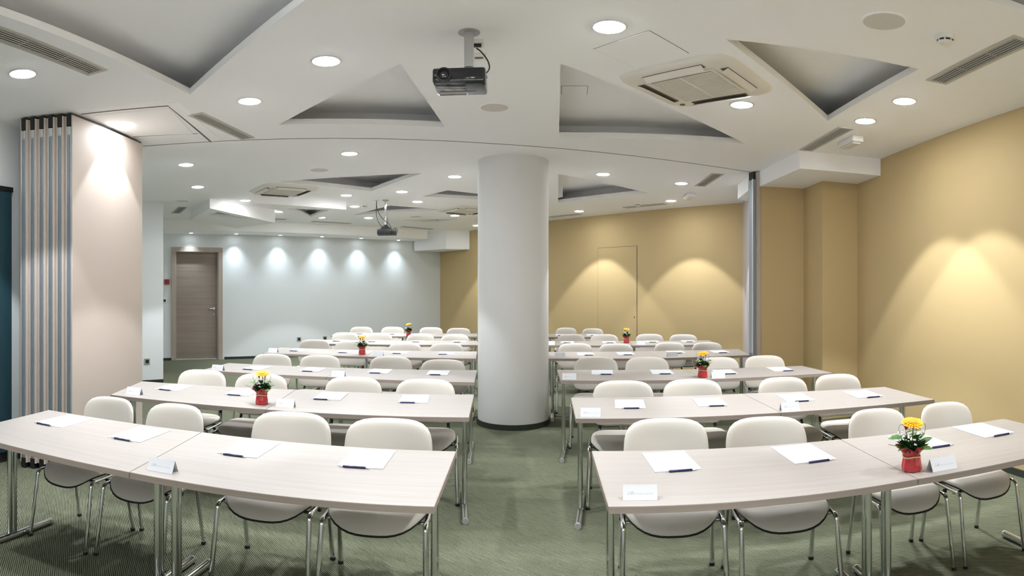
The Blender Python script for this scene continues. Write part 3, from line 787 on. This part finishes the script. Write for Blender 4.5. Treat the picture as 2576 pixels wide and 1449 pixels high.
LEG_IN = 0.045
def table_parts(t, L, c, a, corners):
    ca, sa = math.cos(a), math.sin(a)
    Q = [Vector(((p-c).x*ca+(p-c).y*sa, -(p-c).x*sa+(p-c).y*ca)) for p in corners]
    if sum(Q[i].x*Q[(i+1) % 4].y-Q[(i+1) % 4].x*Q[i].y for i in range(4)) < 0: Q = Q[::-1]
    Q = offset_poly(Q, -0.0028)
    top = bm_obj('table_top', prism(Q, TZ-0.028, TZ), 'table_wood', t)
    for i in range(4):
        p, q = Q[i], Q[(i+1) % 4]; d = (q-p).normalized(); nr = Vector((d.y, -d.x))
        e = bm_obj('edge_band', nbox((0, 0, 0), ((q-p).length, 0.003, 0.0255)), 'table_edge', top, ((p+q).x/2+nr.x*0.0003, (p+q).y/2+nr.y*0.0003, TZ-0.0143), math.atan2(d.y, d.x))
    for s in (-1, 1):
        x = s*(L/2-LEG_IN)
        leg = bm_obj('leg', tube([(x, -0.03, 0.03), (x, -0.03, TZ-0.035)], 0.0175, 16), 'chrome', t, smooth=True)
        bm_obj('strut', tube([(x, 0.012, 0.03), (x, 0.012, TZ-0.035)], 0.012, 14), 'chrome', leg, smooth=True)
        bm_obj('foot', tube([(x, -0.31, 0.024), (x, 0.31, 0.024)], 0.022, 16), 'chrome', leg, smooth=True)
        for q in (-1, 1):
            bm_obj('foot_cap', tube([(x, q*0.308, 0.022), (x, q*0.322, 0.022)], 0.0215, 14), 'steel_grey', leg, smooth=True)
        bm_obj('bracket', nbox((x-s*0.025, 0, TZ-0.042), (0.11, 0.20, 0.028), bevel=0.003), 'black_plastic', leg)
    bm_obj('under_rail', nbox((0, 0.0, TZ-0.043), (L-0.34, 0.03, 0.03)), 'black_plastic', t)
for key, rects in ROWS.items():
    for k, (c, a, L) in enumerate(rects):
        nm = 'aisle' if k == 0 else 'wall'
        t = thing('folding_table', 'pale wood folding table with chrome legs, %s end of the %s' % (nm, where(key)), 'table', (c.x, c.y, 0), a, 'rows of folding tables')
        table_parts(t, L-0.006, c, a, TOPS[key][k])

# ------------------------------------------------------------------ chairs
def pad_mesh(n_r=9, n_a=44, outline=None, top=None, bottom=None):
    """closed pillow: rings from the middle outwards, two skins meeting at the rim; outline(a)->(u,v)"""
    bm = bmesh.new(); skins = []
    for f in (top, bottom):
        rings = [[bm.verts.new(f(0.0, 0.0, 0.0))]]
        for i in range(1, n_r+1):
            s = math.sin(0.5*math.pi*i/n_r)
            rings.append([bm.verts.new(f(*(outline(2*math.pi*j/n_a)[q]*s for q in (0, 1)), s)) for j in range(n_a)])
        skins.append(rings)
    for si, rings in enumerate(skins):
        for j in range(n_a):
            k = (j+1) % n_a
            bm.faces.new((rings[0][0], rings[1][j], rings[1][k]) if si == 0 else (rings[0][0], rings[1][k], rings[1][j]))
        for a, b in zip(rings[1:], rings[2:]):
            for j in range(n_a):
                k = (j+1) % n_a
                bm.faces.new((a[j], b[j], b[k], a[k]) if si == 0 else (a[j], a[k], b[k], b[j]))
    A, B = skins[0][-1], skins[1][-1]
    for j in range(n_a):
        k = (j+1) % n_a; bm.faces.new((A[j], B[j], B[k], A[k]))
    return bm
def sup(a, rx, ry, n):
    c, s = math.cos(a), math.sin(a)
    r = (abs(c)**n+abs(s)**n)**(-1.0/n)
    return rx*r*c, ry*r*s
def seat_outline(grow=0.0):
    def f(a):
        n = 2.9 if math.sin(a) < 0 else 4.5
        return sup(a, 0.232+grow, 0.208+grow, n)
    return f
def seat_drop(u, v):
    return -0.055*max(0.0, (-v-0.10)/0.108)**2 + 0.012*(abs(u)/0.23)**3 + 0.020*max(0.0, (v-0.08)/0.12)**2
def rise(s): return math.sqrt(max(0.0, 1-s**6))
SZ = 0.435
def seat_top(u, v, s): return (u, v, SZ+0.030*rise(s)+seat_drop(u, v))
def seat_bot(u, v, s): return (u, v, SZ-0.004+seat_drop(u, v))
def pan_top(u, v, s): return (u, v, SZ-0.0045+seat_drop(u, v))
def pan_bot(u, v, s): return (u, v, SZ-0.010-0.012*rise(s)+seat_drop(u, v))
BZ, BH, BY = 0.652, 0.168, 0.285
def back_outline(grow=0.0):
    def f(a):
        n = 4.1 if math.sin(a) > 0 else 4.4
        x, z = sup(a, 0.232+grow, BH+grow, n)
        return x*(1.0-0.03*z/BH), z
    return f
def back_y(u, v): return BY+0.18*(v+BH)*0.95/1.0*0.9-0.070*(u/0.235)**2-0.03*(v/BH)**2*0.3
def back_front(u, v, s): return (u, back_y(u, v)-0.028*rise(s), BZ+v)
def back_rear(u, v, s): return (u, back_y(u, v)+0.003, BZ+v)
def shell_front(u, v, s): return (u, back_y(u, v)+0.004, BZ+v)
def shell_rear(u, v, s): return (u, back_y(u, v)+0.008+0.012*rise(s), BZ+v)

def make_chair():
    t = thing('conference_chair', '', 'chair', (0, 0, 0), 0, 'cream conference chairs')
    bm_obj('seat', pad_mesh(outline=seat_outline(), top=seat_top, bottom=seat_bot), 'cream_vinyl', t, smooth=True)
    bm_obj('seat_pan', pad_mesh(6, 44, seat_outline(0.004), pan_top, pan_bot), 'black_plastic', t, smooth=True)
    b = bm_obj('backrest', pad_mesh(outline=back_outline(), top=back_front, bottom=back_rear), 'cream_vinyl', t, smooth=True)
    bm_obj('back_shell', pad_mesh(6, 44, back_outline(-0.0015), shell_front, shell_rear), 'black_plastic', t, smooth=True)
    for s in (-1, 1):
        x0, x1 = s*0.246, s*0.237
        bm_obj('side_rail', tube([(x1, -0.130, 0.418), (x1, 0.110, 0.418)], 0.0135, 10, ry=0.010), 'chrome', t, smooth=True)
        lf_ = bm_obj('leg', tube(fillet([(x1, -0.10, 0.418), (x1, -0.165, 0.418), (x0, -0.225, 0.012)], 0.035), 0.0135, 10, ry=0.0105), 'chrome', t, smooth=True)
        bm_obj('glide', tube([(x0, -0.2265, 0.0), (x0, -0.225, 0.018)], 0.0155, 10), 'black_plastic', lf_)
        lr_ = bm_obj('leg', tube(fillet([(x1, 0.08, 0.418), (x1, 0.145, 0.418), (x0, 0.225, 0.012)], 0.035), 0.0135, 10, ry=0.0105), 'chrome', t, smooth=True)
        bm_obj('glide', tube([(x0, 0.2265, 0.0), (x0, 0.225, 0.018)], 0.0155, 10), 'black_plastic', lr_)
        bm_obj('back_upright', tube(fillet([(s*0.18, 0.05, 0.412), (s*0.18, 0.245, 0.430), (s*0.16, 0.315, 0.62)], 0.05), 0.012, 8, ry=0.008), 'black_plastic', t, smooth=True)
        bm_obj('link_knob', tube([(s*0.240, -0.03, 0.40), (s*0.255, -0.03, 0.40)], 0.012, 10), 'black_plastic', t, smooth=True)
    for y in (-0.10, 0.09):
        bm_obj('cross_bar', tube([(-0.237, y, 0.405), (0.237, y, 0.405)], 0.009, 8), 'chrome', t, smooth=True)
    return t
CH = {
 'L1': [(880, 1102, 1052), (640, 844, 1036), (370, 537, 1016), (194, 336, 996)],
 'L2': [(1007, 1160, 953), (818, 968, 948), (620, 748, 941), (455, 577, 930)],
 'L3': [(1062, 1180, 905), (930, 1042, 896), (757, 861, 893), (641, 741, 890)],
 'L4': [(1081, 1168, 863), (974, 1061, 862), (843, 925, 858), (750, 830, 854)],
 'L5': [(1112, 1184, 841), (1022, 1095, 839), (925, 983, 837), (829, 897, 836)],
 'L6': [(1129, 1192, 825), (1053, 1117, 823), (959, 1019, 822), (880, 939, 822)],
 'R1': [(1541, 1764, 1052), (1820, 2021, 1048), (2115, 2276, 1028), (2303, 2435, 1012)],
 'R2': [(1475, 1628, 957), (1657, 1803, 954), (1887, 2020, 949), (2040, 2160, 941)],
 'R3': [(1436, 1551, 898), (1568, 1679, 898), (1755, 1853, 898), (1866, 1967, 894)],
 'R4': [(1397, 1486, 863), (1504, 1592, 864), (1643, 1726, 861), (1736, 1813, 861)],
 'R5': [(1384, 1459, 841), (1470, 1544, 841), (1589, 1657, 840), (1669, 1738, 841)],
 'R6': [(1381, 1445, 824), (1459, 1523, 826)],
}
SEAT = ['first', 'second', 'third', 'fourth']
chair0 = make_chair(); first = True
BTOP = BZ+BH; BTY = back_y(0, BH)
for key, lst in CH.items():
    ang = ROWS[key][0][1]; t_ = Vector((math.cos(ang), math.sin(ang))); n_ = Vector((-t_.y, t_.x)); nr = len(ROWS[key])
    legs = [c.dot(t_)+g*(L/2-LEG_IN) for c, a, L in ROWS[key] for g in (-1, 1)]
    pos, offs, scl = [], [], []
    for k, (xa, xb, y) in enumerate(lst):
        q = xy(bp((xa+xb)/2, y, BTOP)); pos.append(q.dot(t_)); scl.append(min(1.0, (ROWS[key][min(k//2, nr-1)][2]-0.200)/1.048))
        offs.append(max(q.dot(n_), ROWS[key][min(k//2, nr-1)][0].dot(n_)+0.52))
    for it in range(300):                                                       # keep chairs clear of each other and of the table legs
        for i in range(len(pos)):
            for lx in legs:
                need = 0.262*scl[i]+0.036; dlt = pos[i]-lx
                if abs(dlt) < need: pos[i] += math.copysign(min(0.01, need-abs(dlt)), dlt)
            for j in range(i):
                need = 0.262*(scl[i]+scl[j])+0.004; dlt = pos[i]-pos[j]
                if abs(dlt) < need:
                    m_ = math.copysign(min(0.01, (need-abs(dlt))/2), dlt); pos[i] += m_; pos[j] -= m_
    for k in range(len(lst)):
        o = chair0 if first else copy_tree(chair0); first = False
        aa = ang+random.uniform(-0.006, 0.006)
        q = t_*pos[k]+n_*offs[k]
        o.location = (q.x+math.sin(aa)*BTY, q.y-math.cos(aa)*BTY, 0); o.rotation_euler = (0, 0, aa); o.scale = (scl[k], 1, 1)
        o['label'] = 'cream padded conference chair, %s from the aisle, %s' % (SEAT[k], where(key))

# ------------------------------------------------------------------ notepads and pens
PADS = {
 'L1': [(-0.639, 2.539, 0.018), (-1.212, 2.521, 0.033), (-1.836, 2.483, 0.058), (-2.364, 2.463, 0.069)],
 'R1': [(0.688, 2.477, -0.047), (1.289, 2.375, -0.097), None, (2.293, 2.203, -0.158)],
}
PADPX = {
 'R1': {2: (2310, 1110)},
 'L2': [(1043, 1004), (833, 997), (612, 987), (441, 975)], 'R2': [(1584, 1017), (1785, 1012), (2000, 1001), (2170, 992)],
 'L3': [(1103, 938), (957, 934), (788, 930), (645, 926)], 'R3': [(1515, 937), (1664, 936), (1822, 936), (1962, 929)],
 'L4': [(1125, 889), (1007, 887), (872, 885), (754, 881)], 'R4': [(1473, 891), (1573, 890), (1699, 886), (1810, 885)],
 'L5': [(1156, 859.5), (1053, 859), (945, 858), (857, 857)], 'R5': [(1427, 861), (1532, 861), (1640, 859.5), (1731, 858.5)],
 'L6': [(1150, 842), (1065, 841), (990, 840), (910, 839)], 'R6': [(1412, 843), (1490, 843)],
}
PW, PL = 0.20, 0.302
pad_me = bpy.data.meshes.new('sheet'); bm = nbox((0, 0, 0.002), (PW, PL, 0.004), bevel=0.0008); bm.to_mesh(pad_me); bm.free()
back_me = bpy.data.meshes.new('backing'); bm = nbox((0, 0, 0.0006), (PW+0.001, PL+0.001, 0.0012)); bm.to_mesh(back_me); bm.free()
pm_body = bpy.data.meshes.new('barrel'); bm = tube([(-0.052, 0, 0.0055), (-0.05, 0, 0.0055), (0.045, 0, 0.0055)], [0.0045, 0.0055, 0.0052], 12); bm.to_mesh(pm_body); bm.free()
pm_tip = bpy.data.meshes.new('tip'); bm = tube([(0.045, 0, 0.0055), (0.06, 0, 0.0045), (0.068, 0, 0.004)], [0.0050, 0.0032, 0.0012], 10); bm.to_mesh(pm_tip); bm.free()
pm_btn = bpy.data.meshes.new('button'); bm = tube([(-0.066, 0, 0.0055), (-0.052, 0, 0.0055)], 0.0030, 10); bm.to_mesh(pm_btn); bm.free()
pm_clip = bpy.data.meshes.new('clip'); bm = nbox((-0.028, -0.001, 0.0115), (0.026, 0.0045, 0.0022), bevel=0.0006); bm.to_mesh(pm_clip); bm.free()
for me in (pm_body, pm_tip, pm_btn):
    for p in me.polygons: p.use_smooth = True
def put_pad(key, k, x, y, a):
    o = thing('notepad', 'white notepad at the seat %s from the aisle, %s' % (SEAT[k], where(key)), 'notepad', (x, y, TZ), a, 'white notepads on the tables')
    link('backing', back_me, 'print_grey', o)
    link('sheet', pad_me, 'paper', o)
    off = random.uniform(-0.02, 0.02)+(-0.02 if key[0] == 'L' else 0.02); ln_ = -PL/2-0.010
    px_, py_ = x+math.cos(a)*off-math.sin(a)*ln_, y+math.sin(a)*off+math.cos(a)*ln_
    e = thing('pen', 'blue ballpoint pen by the notepad %s from the aisle, %s' % (SEAT[k], where(key)), 'pen', (px_, py_, TZ), a+random.uniform(-0.03, 0.03), 'blue pens beside the notepads')
    link('barrel', pm_body, 'pen_blue', e); link('tip', pm_tip, 'silver', e); link('button', pm_btn, 'silver', e); link('clip', pm_clip, 'silver', e)
for key in CH:
    for k in range(len(CH[key])):
        if key in PADS and PADS[key][k]:
            put_pad(key, k, *PADS[key][k]); continue
        x, y = PADPX[key][k]; p = bp(x, y, TZ); rects = ROWS[key]
        put_pad(key, k, p.x, p.y, rects[min(k//2, len(rects)-1)][1])

# ------------------------------------------------------------------ tent cards with the hotel's lettering
def text_mesh(s, size, shear=0.0, space=1.0):
    c = bpy.data.curves.new('lettering', 'FONT'); c.body = s; c.size = size; c.shear = shear; c.space_character = space; c.align_x = 'LEFT'
    o = bpy.data.objects.new('lettering_source', c); COL.objects.link(o)
    dg = bpy.context.evaluated_depsgraph_get(); me = bpy.data.meshes.new_from_object(o.evaluated_get(dg))
    bpy.data.objects.remove(o); return me
CW, CHT, CB = 0.122, 0.052, 0.026
slant = math.atan2(CHT, CB)
m1 = text_mesh('Life', 0.0195, 0.55, 0.86); m2 = text_mesh('DESIGN HOTEL', 0.0085, 0.0, 1.2)
bm = bmesh.new(); bm.from_mesh(m1); n1 = len(bm.verts)
xs = max(v.co.x for v in bm.verts)
bm.from_mesh(m2); bm.verts.ensure_lookup_table()
for v in bm.verts[n1:]: v.co.x += xs+0.0008
bm.verts.ensure_lookup_table()
w0 = max(v.co.x for v in bm.verts)
bmesh.ops.translate(bm, vec=(-w0/2, 0.022, 0), verts=bm.verts)
bmesh.ops.transform(bm, matrix=Matrix.Translation((0, -CB-0.0006, 0.0004)) @ Matrix.Rotation(slant, 4, 'X'), verts=bm.verts)
let_me = bpy.data.meshes.new('lettering'); bm.to_mesh(let_me); bm.free()
def leaf_card(sgn):
    L_ = math.hypot(CB, CHT)
    bm = nbox((0, L_/2, 0), (CW, L_, 0.0007))
    M = Matrix.Translation((0, -CB, 0.0005)) @ Matrix.Rotation(slant, 4, 'X')
    if sgn < 0: M = Matrix.Scale(-1, 4, (0, 1, 0)) @ M
    bmesh.ops.transform(bm, matrix=M, verts=bm.verts)
    me = bpy.data.meshes.new('card_side'); bmesh.ops.recalc_face_normals(bm, faces=bm.faces[:]); bm.to_mesh(me); bm.free(); return me
cf, cb = leaf_card(1), leaf_card(-1)
CARDS = [('L1', 1, (402, 1187), 'at the table joint'), ('R1', 0, (1613, 1258), 'at the aisle end'), ('R1', 1, (2378, 1182), 'beside the flower pot'),
         ('L2', 1, (334, 993), 'at the wall end'), ('L2', 0, (716, 1025), 'beside the flower pot'), ('R2', 0, (1487, 1049), 'at the aisle end'), ('R2', 1, (1990, 1033), 'at the table joint'),
         ('L3', 1, (546, 932), 'at the wall end'), ('L3', 0, (850, 948), 'at the table joint'), ('R3', 0, (1433, 955), 'at the aisle end'), ('R3', 1, (1808, 951), 'beside the flower pot'),
         ('L4', 1, (686, 886.5), 'at the wall end'), ('L4', 0, (951, 895.5), 'beside the flower pot'), ('R4', 0, (1409, 899), 'at the aisle end'), ('R4', 1, (1692, 897), 'at the table joint'),
         ('R5', 0, (1386, 867.5), 'at the aisle end'), ('R5', 1, (1613, 867), 'beside the flower pot')]
for key, k, pxl, wh in CARDS:
    p = bp(pxl[0], pxl[1], TZ); a = ROWS[key][min(k, len(ROWS[key])-1)][1]
    o = thing('tent_card', 'white folded name card %s, %s' % (wh, where(key)), 'card', (p.x, p.y+0.02, TZ), a, 'white tent cards')
    f = link('card_side', cf, 'paper', o); link('card_side', cb, 'paper', o)
    link('lettering', let_me, 'print_grey', f)

# ------------------------------------------------------------------ flower pots
def make_flower():
    t = thing('flower_pot', '', 'flowers', (0, 0, 0), 0, 'small flower arrangements on the tables')
    rnd = random.Random(5)
    n = 20; bm = bmesh.new(); rings = []
    for r, z, amp in ((0.036, 0.0, 0.05), (0.041, 0.004, 0.06), (0.041, 0.03, 0.06), (0.036, 0.055, 0.05), (0.033, 0.066, 0.03), (0.037, 0.078, 0.06), (0.048, 0.095, 0.14), (0.060, 0.108, 0.24)):
        rings.append([])
        for j in range(n):
            a = 2*math.pi*j/n; rr = r*(1+amp*math.sin(j*2.4)+amp*0.5*rnd.uniform(-1, 1))
            rings[-1].append(bm.verts.new((rr*math.cos(a), rr*math.sin(a), z+(amp*0.03*math.sin(j*1.7) if z > 0.08 else 0))))
    for a, b in zip(rings, rings[1:]):
        for j in range(n): bm.faces.new((a[j], a[(j+1) % n], b[(j+1) % n], b[j]))
    bm.faces.new(rings[0][::-1])
    wr = bm_obj('red_wrapping', bm, 'red_paper', t)
    bm_obj('raffia_tie', tube([(0.0375*math.cos(a*math.pi/12), 0.0375*math.sin(a*math.pi/12), 0.064+0.003*math.sin(a*0.8)) for a in range(25)], 0.0032, 6, caps=False), 'raffia', wr)
    bm_obj('soil', lathe([(0.034, 0.074), (0, 0.08)], 16, cap=False), 'dark_gap', t)
    bm = bmesh.new()                                                       # fern filler
    for i in range(260):
        a = rnd.uniform(0, 2*math.pi); r = 0.046*math.sqrt(rnd.random()); z = 0.085+rnd.random()*0.075*(1-r/0.08)
        tip = Vector((math.cos(a)*(r+0.022), math.sin(a)*(r+0.022), z+0.022*rnd.uniform(0.3, 1.3))); base_ = Vector((math.cos(a)*r*0.6, math.sin(a)*r*0.6, z-0.01))
        sd = Vector((-math.sin(a), math.cos(a), rnd.uniform(-0.5, 0.5)))*0.0045; md = (base_+tip)/2+Vector((0, 0, 0.004))
        v = [bm.verts.new(q) for q in (base_, md+sd, tip, md-sd)]; bm.faces.new(v)
    f_ = bm_obj('foliage', bm, 'fern', t); f_['kind'] = 'stuff'
    # broad leaves
    lm = bmesh.new(); pr = [(0, 0.0), (0.012, 0.010), (0.028, 0.017), (0.045, 0.013), (0.060, 0.0)]
    rows_ = [[lm.verts.new((x, s*w2, 0.010*math.sin(x/0.06*2.6)-0.10*abs(s)*w2*0.4)) for s in (-1, 0, 1)] if 0 < w2 else [lm.verts.new((x, 0, 0.010*math.sin(x/0.06*2.6)))] for x, w2 in pr]
    for a, b in zip(rows_, rows_[1:]):
        if len(a) == 1: lm.faces.new((a[0], b[0], b[1])); lm.faces.new((a[0], b[1], b[2]))
        elif len(b) == 1: lm.faces.new((a[0], b[0], a[1])); lm.faces.new((a[1], b[0], a[2]))
        else: lm.faces.new((a[0], b[0], b[1], a[1])); lm.faces.new((a[1], b[1], b[2], a[2]))
    lme = bpy.data.meshes.new('leaf'); lm.to_mesh(lme); lm.free()
    for k in range(11):
        a = k*2*math.pi/11+rnd.uniform(-0.2, 0.2); o = link('leaf', lme, 'leaf', t)
        o.location = (0.026*math.cos(a), 0.026*math.sin(a), 0.098+0.022*(k % 3)); o.rotation_euler = (rnd.uniform(-0.4, 0.4), rnd.uniform(-0.45, 0.15), a)
        s = rnd.uniform(0.95, 1.3); o.scale = (s, s, s)
    # white filler flowers
    bm = bmesh.new()
    for i in range(62):
        a = rnd.uniform(0, 2*math.pi); r = rnd.uniform(0.012, 0.058); z = 0.135+0.045*rnd.random()-0.012*(r > 0.045)
        bmesh.ops.create_icosphere(bm, subdivisions=1, radius=rnd.uniform(0.0032, 0.0052), matrix=Matrix.Translation((r*math.cos(a), r*math.sin(a), z)))
    g_ = bm_obj('filler_blossom', bm, 'petal_white', t, smooth=True); g_['kind'] = 'stuff'
    # gerbera: stem, two rings of petals, heart
    bm_obj('stem', tube(smooth_path([(0.002, 0, 0.08), (0.006, 0.0, 0.15), (0.004, -0.004, 0.207)]), 0.0022, 8), 'grass', t, smooth=True)
    bm = bmesh.new(); ctr = Vector((0.004, -0.006, 0.212))
    tilt = Matrix.Rotation(math.radians(16), 4, 'X')
    for ringi, (r1, wdt, dz, cnt) in enumerate(((0.050, 0.0062, -0.005, 24), (0.042, 0.0055, 0.001, 22), (0.030, 0.004, 0.005, 20))):
        for k in range(cnt):
            a = 2*math.pi*(k+0.5*ringi)/cnt+rnd.uniform(-0.05, 0.05); ca_, sa_ = math.cos(a), math.sin(a); rr = r1*rnd.uniform(0.93, 1.05)
            def pt(r, w3, z): return ctr+(tilt @ Vector((r*ca_-w3*sa_, r*sa_+w3*ca_, z)))
            zz = dz+rnd.uniform(-0.001, 0.001)
            v = [bm.verts.new(q) for q in (pt(0.010, -wdt*0.5, 0), pt(rr*0.65, -wdt, zz*0.6), pt(rr*0.95, -wdt*0.6, zz), pt(rr, 0, zz-0.001), pt(rr*0.95, wdt*0.6, zz), pt(rr*0.65, wdt, zz*0.6), pt(0.010, wdt*0.5, 0))]
            bm.faces.new(v)
    bl = bm_obj('gerbera_petals', bm, 'petal_yellow', t)
    bm = lathe([(0.0, 0.009), (0.010, 0.009), (0.018, 0.006), (0.020, 0.001)], 20, cap=False)
    bmesh.ops.transform(bm, matrix=Matrix.Translation(ctr) @ tilt, verts=bm.verts)
    bm_obj('flower_heart', bm, 'flower_heart', bl, smooth=True)
    for bx, by, bz in ((-0.018, 0.014, 0.175), (0.020, 0.022, 0.18)):
        bm = lathe([(0.0, 0.0), (0.006, 0.005), (0.0085, 0.018), (0.006, 0.030), (0.0, 0.040)], 10, c=(bx, by, bz), cap=False)
        b_ = bm_obj('red_bud', bm, 'bud_red', t, smooth=True)
        bm_obj('bud_stem', tube([(bx*0.5, by*0.5, 0.09), (bx, by, bz+0.003)], 0.0014, 6), 'grass', b_)
    for sx, sy_ in ((-1, 0.005), (1, -0.005)):
        bm_obj('grass_loop', tube(smooth_path([(sx*0.018, sy_, 0.12), (sx*0.052, sy_-0.008, 0.16), (sx*0.060, sy_-0.006, 0.190), (sx*0.045, sy_, 0.203), (sx*0.026, sy_+0.004, 0.185), (sx*0.016, sy_, 0.13)]), 0.0011, 6), 'grass', t, smooth=True)
    bm_obj('grass_blade', tube(smooth_path([(-0.03, 0.0, 0.10), (-0.07, -0.005, 0.115), (-0.115, -0.012, 0.13)]), [0.0014]*12+[0.0004], 6), 'grass', t, smooth=True)
    return t
fl0 = make_flower()
for k, (pxl, key, s, rz) in enumerate((((2307, 1188), 'R1', 1.0, -0.2), ((653, 1019), 'L2', 1.0, 0.35), ((1771, 951), 'R3', 1.02, -0.6), ((909, 893), 'L4', 1.0, 0.7), ((1577, 863.5), 'R5', 0.98, 0.15), ((1027, 847), 'L6', 1.0, -0.4))):
    o = fl0 if k == 0 else copy_tree(fl0)
    p = bp(pxl[0], pxl[1], TZ); o.location = (p.x, p.y+0.036, TZ); o.rotation_euler = (0, 0, rz); o.scale = (s, s, s)
    o['label'] = 'yellow gerbera arrangement in red wrapped pot, %s' % where(key)
